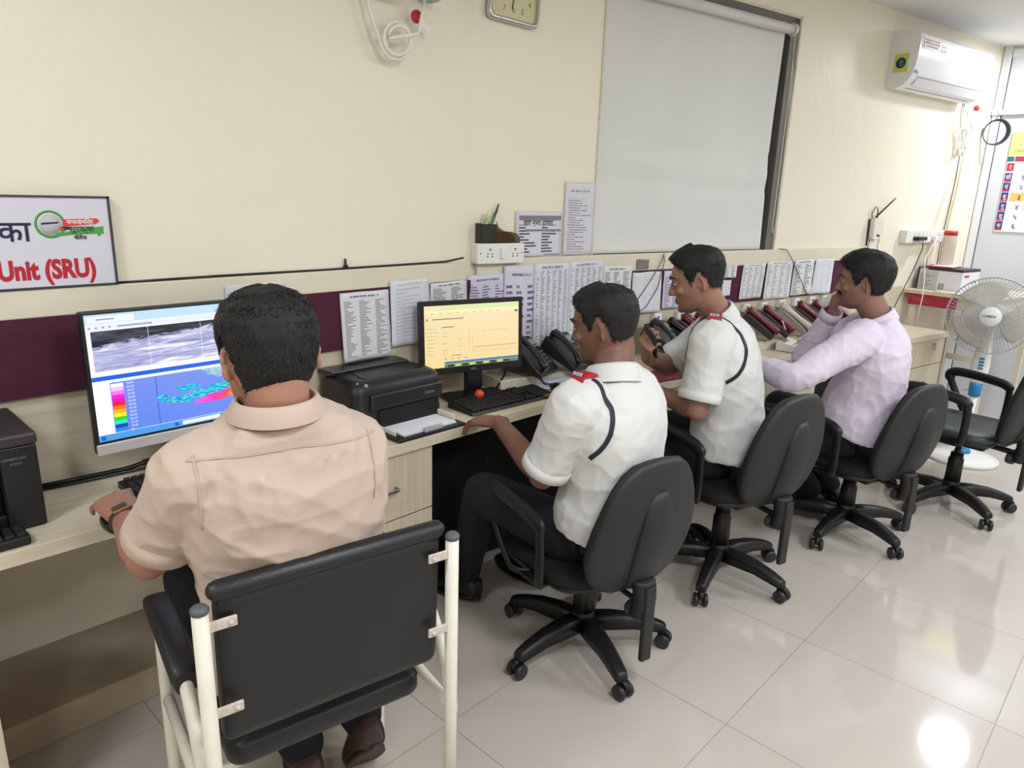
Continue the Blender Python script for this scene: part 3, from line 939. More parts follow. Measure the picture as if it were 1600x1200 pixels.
# calendar on the end wall
cal = thing('wall_calendar', 'large wall calendar with a yellow heading on the grey end wall', 'calendar', (EX, .84, 1.40))
T = Matrix.Translation(-V((EX, .84, 1.40))) @ frameM((EX - .004, 1.125, 1.385), (0, -1, 0), (0, 0, 1), (-1, 0, 0))
cw, chh = .57, .70
MB().box2((0, 0, 0), (cw, chh, .004), M=T).build('page', mat('calendar_page', (228, 230, 240), .55), cal)
MB().box2((0, chh - .165, .004), (cw, chh, .0052), M=T).build('heading', mat('pale_yellow_print', (238, 230, 130), .55), cal)
b = MB()
b.tube([V((.10 + .040 * math.cos(R(15 * k)), chh - .075 + .044 * math.sin(R(15 * k)), .0055)) for k in range(-2, 15)], .0014, 5, 0, T)
b.txt('म', .05, T @ Matrix.Translation((.082, chh - .095, .0052)), 0, .0003, .0004)
b.txt('दिनदर्शिका', .026, T @ Matrix.Translation((.03, chh - .145, .0052)), 0, .0003, .0004)
b.build('heading_text', mat('brown_print', (96, 84, 50), .55), cal)
b = MB(); b.box2((.045, chh - .205, .004), (cw, chh - .170, .0052), M=T); b.build('month_band', mat('crimson_band', (170, 50, 72), .55), cal)
b = MB(); b.box2((.0, chh - .205, .004), (.04, chh - .170, .0052), M=T); b.build('month_number', mat('teal_band', (44, 110, 112), .55), cal)
days = 'र सो मं बु गु शु श'.split()
nums = ['', '१', '२', '३', '४', '५', '६']
rb, bb, nb, ob = MB(), MB(), MB(), MB()
for i in range(7):
    y1 = chh - .215 - i * .0685
    (rb if i == 0 else bb).box2((.004, y1 - .056, .004), (.048, y1, .0052), M=T)
    if i: rb.box2((.004, y1 - .064, .004), (.048, y1 - .052, .0053), M=T)
    ob.txt(days[i], .042, T @ Matrix.Translation((.026, y1 - .044, .0054)), 0, .0002, .0003, .8, 'CENTER')
    for j in range(6):
        d = i + 7 * j
        if 0 < d < 32:
            st = ''.join(chr(0x966 + int(c)) for c in str(d))
            nb.txt(st, .05, T @ Matrix.Translation((.115 + j * .088, y1 - .05, .0042)), 0 if i else 1, .0003, .0006, .9, 'CENTER')
rb.build('day_red', mat('calendar_red', (214, 50, 62), .55), cal); bb.build('day_blue', mat('calendar_blue', (66, 64, 122), .55), cal)
ob.build('day_lettering', M_whitep, cal); nb.build('date_lettering', [mat('date_ink', (52, 50, 84), .55), mat('date_red', (206, 60, 70), .55)], cal)
b = MB(); b.box2((.058, chh - .215 - 3 * .0685 - .062, .0041), (.145, chh - .215 - 3 * .0685, .0045), 0, M=T); b.box2((.15, chh - .215 - 4 * .0685 - .062, .0041), (.235, chh - .215 - 4 * .0685, .0045), 1, M=T)
b.build('holiday_cell', [mat('orange_cell', (240, 184, 112), .55), mat('pink_cell', (236, 196, 204), .55)], cal)

# ================================================================== DESK AND PEDESTALS
dk_front = [(-1.2, 1.755), (.29, 1.758), (2.09, 1.738)]
e1, e0 = bw(3.55, 0, .385), bw(3.55, 0, 0)
out = [(-1.2, WA - .013)] + dk_front + [(e1.x, e1.y), (e0.x - .003, e0.y - .013), (BP.x, BP.y - .013)]
wt = thing('worktop', 'long pale wood worktop bending along the wall under the monitors and telephones', 'desk', (1.8, 1.95, .75))
iv = Matrix.Translation((-1.8, -1.95, -.75))
MB().prism(out, .036, 0, iv @ Matrix.Translation((0, 0, .714))).build('top', M_lam, wt, bevel=.0015)
MB().box2((.182, 1.765, 0), (.206, 2.40, .714), M=iv).build('gable', M_lamv, wt)
b = MB(); b.box2((3.525, -.375, 0), (3.548, -.01, .714), M=iv @ MBx); b.build('gable', M_lamv, wt)


def pedestal(M, w, d, h, zs, label, keyhole=None, group=None):
    "M: front lower corner frame; x along the front, y inwards, z up"
    t = thing('drawer_unit', label, 'drawers', M @ V((w / 2, d / 2, 0)))
    iv = Matrix.Translation(-(M @ V((w / 2, d / 2, 0)))); T = iv @ M
    MB().box2((0, .02, 0), (w, d, h), M=T).build('body', M_lamv, t)
    for i, (a, c) in enumerate(zip(zs[:-1], zs[1:])):
        dr = MB().box2((.002, 0, a + .003), (w - .002, .019, c - .003), 0, M=T).build('drawer', M_lamv, t, bevel=.001)
        zc = (a + c) / 2
        b = MB().tube([V((w / 2 - .048, -.001, zc)), V((w / 2 - .048, -.022, zc)), V((w / 2 - .040, -.027, zc)), V((w / 2 + .040, -.027, zc)), V((w / 2 + .048, -.022, zc)), V((w / 2 + .048, -.001, zc))], .005, 8, M=T)
        if keyhole == i:
            b = MB().lathe([(.001, .004), (.010, .004), (.010, 0), (.001, 0)], 16, 0, T @ frameM((w * .72, 0, c - .035), (1, 0, 0), (0, 0, 1), (0, -1, 0)))
            b.build('lock', M_metal, dr)
            MB().box((w * .72, -.012, c - .05), (.012, .004, .045), 0, T, .001).build('key', M_metal, dr)
            continue
        b.build('handle', M_metal, dr)
    return t


pedestal(frameM((1.07, 1.762, .0), (1, 0, 0), (0, 1, 0), (0, 0, 1)), .42, .33, .714, [.02, .25, .48, .712], 'pale wood drawer unit below the printer beside the man in beige')
F = lambda s, off: frameM(bw(s, 0, off), BD, BN, (0, 0, 1))
pedestal(F(1.55, .36), .50, .31, .714, [.02, .28, .52, .712], 'pale wood drawer unit between the man in lavender and the man with a phone')
pedestal(F(2.98, .37), .535, .32, .714, [.02, .32, .54, .712], 'pale wood drawer unit with a key in its lock at the desk end', keyhole=2)
kd = thing('keyboard_drawer', 'shallow drawer under the desk in front of the man holding a phone', 'drawer', bw(.95, .64, .2))  # keyboard drawer hung below the worktop
T = Matrix.Translation(-bw(.95, .64, .2)) @ F(.60, .355)
MB().box2((0, 0, .60), (.62, .3, .712), M=T).build('front', M_lam, kd, bevel=.002)
MB().ball((.32, -.008, .66), .008, 0, T, 8).build('lock', M_dgrey, kd)
fo = tag(MB().box((0, 0, 0), (.34, .15, .012), 0, None, .003).build('file_folder', mat('maroon_folder', (116, 36, 54), .5)), 'maroon folder lying at the desk edge in front of the man with a phone', 'folder')
fo.matrix_world = frameM(bw(.86, .756, .295), BD, BN, (0, 0, 1))

# ================================================================== MONITORS
def M_screen_plain(name, c, e=1.08):
    m = mat(name, c, .3, emit=e)
    b = m.node_tree.nodes['Principled BSDF']
    b.inputs['Base Color'].default_value = (.01, .01, .01, 1)
    b.inputs['Roughness'].default_value = .25
    return m


def emit_node(name, fn, e=1.1):
    m = M_screen_plain(name, (255, 255, 255), e)
    nt, b = nodes_of(m)
    q = NB(nt)
    u, v, w, o = q.co('UV')
    nt.links.new(fn(q, u, v, o), b.inputs['Emission Color'])
    return m


def sat(q, u, v, o):
    sv = q.vec(q.m('MULTIPLY', u, 3.0), q.m('ADD', q.m('MULTIPLY', v, 5.5), q.m('MULTIPLY', u, -1.0)))
    n = q.noise(sv, 1.5, 9, 1.1)
    n2 = q.noise(sv, 5, 6, .6)
    f = q.m('ADD', q.m('MULTIPLY', n, .75), q.m('MULTIPLY', n2, .25))
    # dark land along the upper edge of the picture, thicker at the start
    d = q.m('ADD', q.m('SUBTRACT', v, .80), q.m('MAXIMUM', q.m('MULTIPLY_ADD', u, -.42, .26), 0))
    d = q.m('ADD', d, q.m('MULTIPLY', q.m('SUBTRACT', n2, .5), .5))
    land = q.m('MULTIPLY', q.m('GREATER_THAN', d, .06), .36)
    f = q.m('SUBTRACT', f, land)
    c = q.ramp(f, [(.1, (28, 30, 44)), (.26, (80, 82, 104)), (.40, (150, 150, 196)), (.52, (186, 188, 226)), (.62, (236, 238, 252)), (.72, (255, 255, 255))])
    g = q.m('LESS_THAN', q.m('ABSOLUTE', q.m('SUBTRACT', q.m('FRACT', q.m('MULTIPLY_ADD', u, 3.7, .02)), .0)), .014)
    return q.mix(q.m('MULTIPLY', g, .4), c, rgba((255, 255, 255)))


def radar(q, u, v, o):
    n = q.noise(q.vec(q.m('MULTIPLY', u, 9), q.m('MULTIPLY', v, 9)), 1.6, 7, .4)
    nb_ = q.m('SUBTRACT', n, .5)
    base = q.mix(v, rgba((96, 134, 236)), rgba((116, 142, 234)))
    base = q.mix(q.m('MULTIPLY', q.m('LESS_THAN', q.m('ABSOLUTE', q.m('SUBTRACT', u, .235)), .004), .5), base, rgba((54, 70, 170)))
    # land at the far upper side of the map
    land = q.m('GREATER_THAN', q.m('ADD', q.m('ADD', u, q.m('MULTIPLY', v, .45)), q.m('MULTIPLY', nb_, .22)), .945)
    ln = q.noise(q.vec(q.m('MULTIPLY', u, 60), q.m('MULTIPLY', v, 22)), 1, 4, 2)
    lc = q.ramp(ln, [(.35, (110, 158, 206)), (.5, (150, 196, 216)), (.65, (196, 222, 220))])
    c = q.mix(land, base, lc)

    def blob(cx, cy, rx, ry, slope, amp=1.5):
        dx = q.m('DIVIDE', q.m('SUBTRACT', u, cx), rx)
        dy = q.m('DIVIDE', q.m('SUBTRACT', q.m('SUBTRACT', v, cy), q.m('MULTIPLY', q.m('SUBTRACT', u, cx), slope)), ry)
        d = q.m('ADD', q.m('MULTIPLY', dx, dx), q.m('MULTIPLY', dy, dy))
        return q.m('ADD', q.m('SUBTRACT', 1, d), q.m('MULTIPLY', nb_, amp * 2))
    cyan = q.m('MAXIMUM', blob(.62, .54, .32, .14, .30), q.m('MAXIMUM', blob(.40, .66, .085, .08, .2), blob(.38, .44, .17, .08, -.25)))
    cyan = q.m('MAXIMUM', cyan, q.m('MAXIMUM', blob(.27, .56, .04, .06, .6), blob(.88, .56, .16, .09, .2)))
    n3 = q.noise(q.vec(q.m('MULTIPLY', u, 30), q.m('MULTIPLY', v, 30)), 1, 3)
    cy = q.ramp(n3, [(.35, (20, 120, 204)), (.48, (20, 170, 224)), (.58, (30, 220, 226)), (.72, (150, 224, 90))])
    c = q.mix(q.m('GREATER_THAN', cyan, .35), c, cy)
    hot = blob(.635, .40, .22, .11, .40, .8)
    hc = q.ramp(q.m('ADD', u, q.m('MULTIPLY', nb_, .25)), [(.45, (240, 90, 226)), (.55, (240, 40, 186)), (.63, (244, 70, 70)), (.70, (250, 150, 60)), (.76, (246, 216, 60))])
    c = q.mix(q.m('GREATER_THAN', hot, .2), c, hc)
    s = q.m('LESS_THAN', q.m('ABSOLUTE', q.m('SUBTRACT', q.m('ADD', q.m('POWER', q.m('DIVIDE', q.m('SUBTRACT', u, .50), .09), 2), q.m('POWER', q.m('DIVIDE', q.m('SUBTRACT', v, .52), .12), 2)), 1)), .07)
    s = q.m('MULTIPLY', s, q.m('LESS_THAN', u, .47))
    return q.mix(q.m('MULTIPLY', s, .7), c, rgba((226, 150, 226)))


def uvq(b, M, x0, y0, x1, y1, z, mi):
    b.add([M @ V((x0, y0, z)), M @ V((x1, y0, z)), M @ V((x1, y1, z)), M @ V((x0, y1, z))], [[0, 1, 2, 3]], mi, False, None, [(0, 0), (1, 0), (1, 1), (0, 1)])


# big monitor: right vector along the wall; screen 0.53 x 0.31
mo = thing('monitor', 'large monitor with a silver chin showing a weather map and satellite view', 'monitor', (.795, 1.99, .75))
w1, h1 = .545, .372
T0 = frameM((.522, 1.95, .860), (1, 0, 0), (0, .02, 1), (0, -1, .02))
T = Matrix.Translation((-.795, -1.99, -.75)) @ T0
MB().box2((0, 0, -.028), (w1, h1, -.002), 0, .004, M=T).build('housing', M_blk, mo)
MB().box2((0, -.002, -.006), (w1, .027, .003), 0, .002, M=T).build('chin', mat('silver_plastic', (196, 194, 192), .35, .3), mo)
b = MB()
sx0, sx1, sy0, sy1 = .008, w1 - .008, .034, h1 - .008
sw_, sh_ = sx1 - sx0, sy1 - sy0
P = lambda x, y: (sx0 + sw_ * x, sy0 + sh_ * y)


def sq(b, x0, y0, x1, y1, k, mi):
    a, c = P(x0, y0); d, e = P(x1, y1)
    uvq(b, T, a, c, d, e, k * .0002, mi)


sq(b, 0, 0, 1, 1, 1, 0)                      # page white
sq(b, 0, .93, 1, 1, 2, 1)                    # tab bar
sq(b, .01, .935, .22, .985, 3, 2)
sq(b, .0, .875, 1, .93, 2, 2)
sq(b, .05, .885, .95, .918, 3, 3)
for k in range(4): sq(b, .012 + .03 * k, .892, .022 + .03 * k, .906, 4, 4)
sq(b, .14, .893, .30, .905, 4, 4); sq(b, .05, .955, .13, .966, 4, 4)
sq(b, .02, .56, .985, .872, 2, 5)            # satellite picture
sq(b, .0, .485, 1, .52, 2, 6)                # blue band
sq(b, .075, .055, .985, .462, 2, 7)          # map
cols = [(255, 240, 252), (252, 190, 244), (244, 120, 236), (240, 30, 220), (230, 20, 160), (238, 30, 40), (250, 120, 30), (252, 180, 30), (248, 236, 40), (40, 216, 60), (40, 230, 190), (20, 60, 200), (20, 140, 222)]
cm = [M_screen_plain('legend_%02d' % i, c) for i, c in enumerate(cols)]
for i in range(13):
    sq(b, .078, .45 - .03 * (i + 1), .135, .45 - .03 * i, 3, 8 + i)
sq(b, 0, 0, 1, .052, 3, 21)                  # task bar
sq(b, .40, .01, .60, .042, 4, 2); sq(b, .01, .01, .03, .042, 4, 22); sq(b, .36, .012, .38, .04, 4, 22); sq(b, .62, .012, .64, .04, 4, 2); sq(b, .66, .012, .68, .04, 4, 2)
W_ = lambda n, c: M_screen_plain(n, c)
scr = b.build('screen', [W_('screen_white', (246, 248, 255)), W_('tab_blue', (190, 222, 250)), W_('screen_pale', (236, 240, 254)), W_('field_grey', (226, 234, 250)), W_('ui_grey', (150, 156, 180)),
                  emit_node('satellite_view', sat), W_('band_blue', (20, 96, 224)), emit_node('radar_map', radar)] + cm + [W_('task_bar', (74, 156, 232)), W_('task_icon', (40, 90, 190))], mo, weld=False)
b = MB(); S = T @ Matrix.Translation((*P(.70, .493), .0009)); b.txt('3-Day Data, Rainfall Mumbai', .0095, S, 0, .0001, .0001)
for i in range(14): b.txt('%02d-%02d' % (70 - 5 * i, 65 - 5 * i) if i < 13 else '05', .0075, T @ Matrix.Translation((*P(.15, .434 - .0295 * i), .0009)), 0, .0001, 0)
b.build('screen_lettering', W_('screen_white', (246, 248, 255)), scr)
b = MB(); b.box((.795, 2.03, .80), (.05, .03, .30), 0, Matrix.Translation((-.795, -1.99, -.70)), .004); b.box((.795, 2.02, .758), (.24, .18, .014), 0, Matrix.Translation((-.795, -1.99, -.75)), .004)
b.build('stand', M_dgrey, mo)

# small monitor
m2 = thing('monitor', 'smaller black monitor showing a cream coloured chart page on a square stand', 'monitor', (1.93, 1.985, .75))
xr = (V((2.085, 1.905, 0)) - V((1.655, 2.025, 0))).normalized()
w2, h2 = .445, .283
T0 = frameM((1.655, 2.025, .868), xr, (0, 0, 1), xr.cross(V((0, 0, 1))))
T = Matrix.Translation((-1.93, -1.985, -.75)) @ T0 @ Matrix.Rotation(R(-3), 4, 'X')
b = MB()
for a, c in (((0, 0), (w2, .026)), ((0, h2 - .018), (w2, h2)), ((0, .026), (.016, h2 - .018)), ((w2 - .016, .026), (w2, h2 - .018))):
    b.box2((a[0], a[1], -.012), (c[0], c[1], .004), 0, .001, M=T)
b.box2((.004, .004, -.035), (w2 - .004, h2 - .004, -.002), 0, .003, M=T)
b.build('housing', M_blk, m2)
b = MB().box2((w2 / 2 - .012, .008, .004), (w2 / 2 + .012, .016, .0046), M=T); b.build('badge', mat('badge_grey', (96, 98, 104), .4), m2)
sx0, sx1, sy0, sy1 = .016, w2 - .016, .026, h2 - .018
sw_, sh_ = sx1 - sx0, sy1 - sy0
b = MB()


def page(q, u, v, o):
    n = q.noise(o, 2, 2)
    c = q.mix(v, rgba((252, 222, 160)), rgba((248, 230, 188)))
    return c


sq(b, 0, 0, 1, 1, 1, 0)
sq(b, .18, .925, 1, .985, 2, 1)
sq(b, 0, .86, 1, .92, 2, 2)
sq(b, .955, .835, .99, .868, 3, 3)
for k in range(9): sq(b, .06 + .085 * k, .868 + .002 * (k % 2), .11 + .085 * k, .876 + .002 * (k % 2), 3, 4)
sq(b, .08, .775, .40, .788, 3, 5); sq(b, .02, .765, .042, .80, 3, 6)
for k, L in enumerate((.10, .12, .09, .07, .11, .08, .06, .08)): sq(b, .02, .63 - .058 * k, .02 + L, .638 - .058 * k, 3, 4)
sq(b, .18, .645, .30, .658, 3, 5)
for k, (x, L) in enumerate(((.18, .06), (.18, .05), (.34, .04), (.18, .06), (.34, .05), (.18, .05), (.18, .05))): sq(b, x, .55 - .055 * k, x + L, .558 - .055 * k, 3, 4)
for x in (.20, .27, .34, .41): sq(b, x, .125, x + .022, .15, 3, 4)
sq(b, .27, .185, .37, .194, 3, 5)
sq(b, .455, .26, .458, .62, 3, 4)
sq(b, .49, .235, .97, .239, 3, 4); sq(b, .49, .235, .493, .52, 3, 4)
for k in range(11): sq(b, .60 + .026 * k, .545 + .003 * (k % 3), .608 + .026 * k, .555 + .003 * (k % 2), 3, 7 if k % 3 else 5)
for k in range(58): sq(b, .505 + .0081 * k, .285 + .006 * ((k * 7) % 4) / 3, .511 + .0081 * k, .294 + .006 * ((k * 5) % 3), 3, 7)
for k in range(9): sq(b, .51 + .055 * k, .205, .525 + .055 * k, .213, 3, 4)
sq(b, .20, .055, 1, .092, 3, 8)
sq(b, .20, .0, 1, .05, 3, 9)
for k in range(9): sq(b, .235 + .075 * k, .008, .295 + .075 * k, .042, 4, 10 if k % 2 else 11)
scr = b.build('screen', [emit_node('cream_page', page, 1.0), W_('tab_green', (216, 232, 164)), W_('bar_cream', (250, 236, 186)), W_('button_blue', (60, 110, 180)), W_('chart_grey', (190, 170, 124)), W_('chart_dark', (110, 98, 76)), W_('chart_gold', (196, 160, 70)), W_('chart_red', (206, 96, 70)), W_('strip_blue', (44, 130, 168)), W_('strip_olive', (116, 124, 84)), W_('strip_yellow', (216, 206, 130)), W_('strip_dark', (46, 54, 44))], m2, weld=False)
T2 = Matrix.Translation((-1.93, -1.985, -.75))
Tb = T2 @ frameM((1.90, 1.985, .75), xr, V((0, 0, 1)).cross(xr), (0, 0, 1))
MB().box((0, .02, .075), (.07, .03, .15), 0, Tb, .004).box((0, .0, .14), (.10, .03, .03), 0, Tb, .004).build('neck', M_blk2, m2)
MB().prism(rrect(.13, .085, .02), .014, 0, Tb @ Matrix.Translation((0, -.01, .0)), False).build('base', M_blk, m2, bevel=.003)
ob_ = tag(MB().ball((0, 0, 0), .019, n=14).build('toy_ball', mat('orange_red_plastic', (222, 74, 40), .35, nz=.3, nscale=160)), 'small orange red ball on the base of the smaller monitor', 'ball'); ob_.location = (1.865, 1.925, .783)

# desk leads behind the big monitor and around the telephones
b = MB().tube([(.36, 2.095, .762), (.50, 2.09, .758), (.62, 2.075, .760), (.74, 2.07, .775), (.85, 2.07, .79)], .007, 8)
b.tube([(.38, 2.08, .757), (.52, 2.065, .757), (.66, 2.055, .758), (.85, 2.05, .758)], .0045, 8)
o = b.build('power_lead', M_blk2, origin=(.6, 2.08, .76)); tag(o, 'thick black lead lying on the desk below the big monitor', 'cable')
b = MB().tube([(2.02, 1.985, .765), (2.05, 1.97, .82), (2.055, 1.955, .87)], .004, 7)
b.tube([(1.97, 2.0, .757), (2.08, 1.98, .757), (2.18, 1.985, .759), (2.27, 1.96, .757), (2.36, 1.94, .757)], .0045, 8)
o = b.build('monitor_lead', M_blk2, origin=(2.1, 1.98, .76)); tag(o, 'black leads on the desk behind the base of the smaller monitor', 'cable')

# ================================================================== KEYBOARDS, PRINTERS
def keyboard(T, w, d, label, keys=True):
    t = thing('keyboard', label, 'keyboard', T @ V((w / 2, d / 2, 0)))
    M = Matrix.Translation(-(T @ V((w / 2, d / 2, 0)))) @ T
    X = M @ frameM((0, 0, 0), (0, 1, 0), (0, 0, 1), (1, 0, 0))
    MB().prism([(0, .002), (.006, .012), (d - .01, .024), (d, .020), (d, .002)], w, 0, X).build('case', M_blk, t, bevel=.002)
    b = MB()
    rows = 6
    for r in range(rows):
        y = .014 + r * (d - .03) / rows + (.008 if r == 5 else 0)
        zt = .013 + (.025 - .013) * y / d
        x = .010
        for blk, (n, k) in enumerate(((14, .0192), (3, .0192), (4, .0192))):
            i = 0
            while i < n:
                span = 6 if (blk == 0 and r == 0 and i == 4) else 1
                span = min(span, n - i)
                if not (blk == 1 and r in (2,)) and not (blk == 1 and r == 1 and i != 1) and not (blk == 2 and r == 5):
                    b.box((x + k * (i + span / 2), y + .0085, zt + .003), (k * span - .0025, .0155, .009), 0, M, .0018, 1)
                i += span
            x += k * n + .008
    b.build('keys', mat('key_black', (34, 34, 37), .45), t)
    return t


keyboard(frameM((1.715, 1.80, .75), V((1, -.05, 0)).normalized(), V((.05, 1, 0)).normalized(), (0, 0, 1)), .45, .15, 'black keyboard lying in front of the smaller monitor')
keyboard(frameM((.565, 1.83, .75), (1, 0, 0), (0, 1, 0), (0, 0, 1)), .43, .14, 'black keyboard in front of the big monitor, half hidden by the man in beige')
ms = thing('computer_mouse', 'black mouse under the hand at the end of the keyboard', 'mouse', (2.245, 1.835, .75))
MB().ball((0, 0, .008), .03, 0, None, 12, (1, 1.6, .75)).build('shell', M_blk2, ms)

# laser printer
lp = thing('printer', 'black laser printer with paper in its open front tray', 'printer', (1.45, 1.99, .75))
iv = Matrix.Translation((-1.45, -1.99, -.75))
rings = []
x0, x1, y0, y1 = 1.265, 1.645, 1.885, 2.108
cx, cy = (x0 + x1) / 2, (y0 + y1) / 2


def rr3(z, gx, gy, sh=0):
    return [V((cx + p[0], cy + sh + p[1], z)) for p in rrect((x1 - x0) / 2 - gx, (y1 - y0) / 2 - gy, .035, 6)]


MB().loft([rr3(.755, .004, .004), rr3(.757, .0, .0), rr3(.80, .0, .0), rr3(.803, .002, .002), rr3(.885, .0, .0), rr3(.905, .002, .004), rr3(.922, .012, .012), rr3(.932, .03, .03)], M=iv).build('body', mat('printer_black', (33, 33, 37), .4, bump=.05, bscale=700), lp)
MB().prism([(1.335, 1.925), (1.605, 1.925), (1.612, 1.945), (1.585, 2.075), (1.36, 2.075), (1.328, 1.945)], .010, 0, iv @ Matrix.Translation((0, 0, .925))).build('top_lid', mat('printer_lid', (24, 24, 27), .35), lp, bevel=.003)
MB().box2((1.27, 2.03, .93), (1.60, 2.115, .945), 0, .003, M=iv).build('output_flap', M_blk2, lp)
MB().box2((1.355, 1.878, .765), (1.615, 1.889, .828), 0, .002, M=iv).build('front_opening', mat('opening_black', (14, 14, 15), .6), lp)
MB().box2((1.32, 1.872, .835), (1.63, 1.886, .888), 0, .006, M=iv).build('front_cover', mat('printer_cover', (38, 38, 42), .38), lp)
b = MB(); b.txt('Canon', .017, iv @ frameM((1.545, 1.8715, .855), (1, 0, 0), (0, 0, 1), (0, -1, 0)), 0, .0003, .0002); b.build('lettering', mat('letter_grey', (120, 120, 126), .4), lp)
b = MB()
for x in (1.295, 1.31): b.ball((x, 1.915 + .02 * (x > 1.3), .924), .005, 0, iv, 6)
b.ball((1.315, 1.895, .919), .007, 0, iv, 8)
b.build('buttons', mat('button_grey', (150, 156, 150), .4), lp)
MB().box2((1.335, 1.748, .752), (1.63, 1.885, .762), 0, .003, M=iv).build('tray', mat('tray_black', (32, 32, 35), .4), lp)
MB().box2((1.61, 1.79, .762), (1.618, 1.89, .785), 0, .002, M=iv).box2((1.352, 1.79, .762), (1.358, 1.89, .778), 0, .002, M=iv).build('paper_guides', M_offw, lp)
MB().box2((1.45, 1.752, .762), (1.53, 1.765, .778), 0, .003, M=iv).build('paper_stop', mat('grey_clear_plastic', (170, 170, 172), .4), lp)
pp = MB()
for k in range(5):
    pp.box2((1.372 + .001 * (k % 2), 1.766 + .001 * (k % 3), .7625 + .0012 * k), (1.602, 1.93, .7633 + .0012 * k), 0)
o = pp.build('paper_stack', M_paperw, origin=(1.49, 1.84, .762)); tag(o, 'stack of blank white paper lying in the open printer tray', 'paper')

# multifunction printer at the edge of the frame
mp_ = thing('printer', 'black multifunction printer with a flat lid at the near end of the desk', 'printer', (.1, 1.98, .75))
iv = Matrix.Translation((-.1, -1.98, -.75))
b = MB()
b.box2((-.10, 1.86, .752), (-.02, 2.105, .955), 0, .004, M=iv); b.box2((.30, 1.86, .752), (.374, 2.105, .955), 0, .004, M=iv)
b.box2((-.02, 1.90, .752), (.30, 2.105, .955), 0, .004, M=iv); b.box2((-.02, 1.862, .90), (.30, 1.90, .955), 0, .003, M=iv); b.box2((-.02, 1.875, .752), (.30, 1.90, .79), 0, .003, M=iv)
b.build('body', mat('printer_black_matt', (28, 28, 31), .42, bump=.04, bscale=600), mp_)
MB().box2((-.105, 1.852, .957), (.376, 2.11, .985), 0, .006, M=iv).build('lid', mat('lid_grey_black', (52, 50, 50), .45, bump=.06, bscale=900), mp_)
b = MB(); S = iv @ frameM((.305, 1.8595, .925), (1, 0, 0), (0, 0, 1), (0, -1, 0)); b.txt('IMAGECLASS', .008, S, 0, .0002, 0); b.txt('MF3010', .007, S @ Matrix.Translation((.012, -.012, 0)), 0, .0002, 0); b.box2((-.03, .002, 0), (-.003, .0035, .0004), 0, M=S)
b.build('lettering', mat('letter_grey', (120, 120, 126), .4), mp_)
MB().box2((.0, 1.875, .79), (.28, 1.90, .89), 0, .004, M=iv).build('front_door', mat('front_door_black', (22, 22, 25), .35), mp_)
b = MB().box((.13, 1.835, .80), (.27, .10, .012), 0, iv, .006); b.build('output_tray', mat('smoked_tray', (66, 66, 68), .35), mp_)
kt = thing('keypad', 'black ribbed keyboard lying below the multifunction printer at the desk edge', 'keyboard', (.17, 1.80, .75))
MB().box((0, .005, .012), (.30, .07, .022), 0, None, .005).build('case', M_blk, kt)
b = MB()
for k in range(13): b.box((-.135 + .0225 * k, .005, .026), (.018, .055, .008), 0, None, .002)
b.build('keys', mat('key_black', (34, 34, 37), .45), kt)

# ================================================================== TELEPHONES
M_mar = mat('maroon_phone', (104, 22, 38), .25)
M_base = mat('phone_base_dark', (58, 48, 52), .4)
M_beige = mat('beige_phone', (204, 198, 182), .35)
M_keyw = mat('pale_key', (206, 176, 178), .4)
M_keyk = mat('key_face', (150, 152, 152), .4)
M_lcd = mat('grey_lcd', (132, 146, 132), .25)


def handset(b, M, L=.19, mi=0, w=.023):
    "lies along +y, curved, ear and mouth ends fuller"
    rings = []
    for k in range(13):
        t = k / 12
        e = max(0, abs(t - .5) * 2 - .45) / .55
        hw = w * (.72 + .38 * e ** .7) * (1 if 0 < k < 12 else .8)
        hh = .0085 + .010 * e
        zc = .022 - .012 * e + .006 * (1 - (2 * t - 1) ** 2)
        rings.append([V((hw * math.copysign(abs(math.cos(a)) ** .7, math.cos(a)), (t - .5) * L, zc + hh * math.copysign(abs(math.sin(a)) ** .7, math.sin(a)))) for a in [2 * math.pi * j / 14 for j in range(14)]])
    b.loft(rings, mi, True, M)


def trimline(T, col, base, label, keys=M_keyw, group='slim telephones on the riser', L=.20):
    t = thing('telephone', label, 'telephone', T.translation, group=group)
    M = Matrix.Translation(-T.translation) @ T
    X = M @ frameM((-.040, 0, 0), (0, 1, 0), (0, 0, 1), (1, 0, 0))
    MB().prism([(-.10, 0), (-.10, .028), (-.06, .040), (.07, .044), (.10, .036), (.10, 0)], .080, 0, X).build('base', base, t, bevel=.006)
    hs = MB()
    rings = []
    for k in range(15):
        q = k / 14
        hw = .031 * (.80 + .2 * abs(math.cos(q * math.pi))) * (.82 if k in (0, 14) else 1)
        hh = .013 + .006 * (abs(q - .5) * 2) ** 2
        rings.append([V((hw * math.copysign(abs(math.cos(a)) ** .6, math.cos(a)), (q - .5) * L * 1.04, .056 + hh * math.copysign(abs(math.sin(a)) ** .6, math.sin(a)))) for a in [2 * math.pi * j / 16 for j in range(16)]])
    hs.loft(rings, 0, True, M)
    h = hs.build('handset', col, t)
    b = MB().tube([M @ V((x, y, .0745)) for x, y in ((.028, -.09), (.026, -.03), (.022, .0), (.026, .03), (.028, .095))], .0016, 5)
    b.tube([M @ V((x, y, .0745)) for x, y in ((-.028, -.09), (-.026, -.03), (-.022, .0), (-.026, .03), (-.028, .095))], .0016, 5)
    b.build('edge_line', mat('pale_edge_line', (176, 150, 152), .4), h)
    if keys:
        b = MB()
        for i in range(3):
            for j in range(5): b.box(((i - 1) * .014, -.045 + j * .016, .0715), (.009, .009, .006), 0, M, .001, 1)
        b.build('keypad', keys, h)
    return t


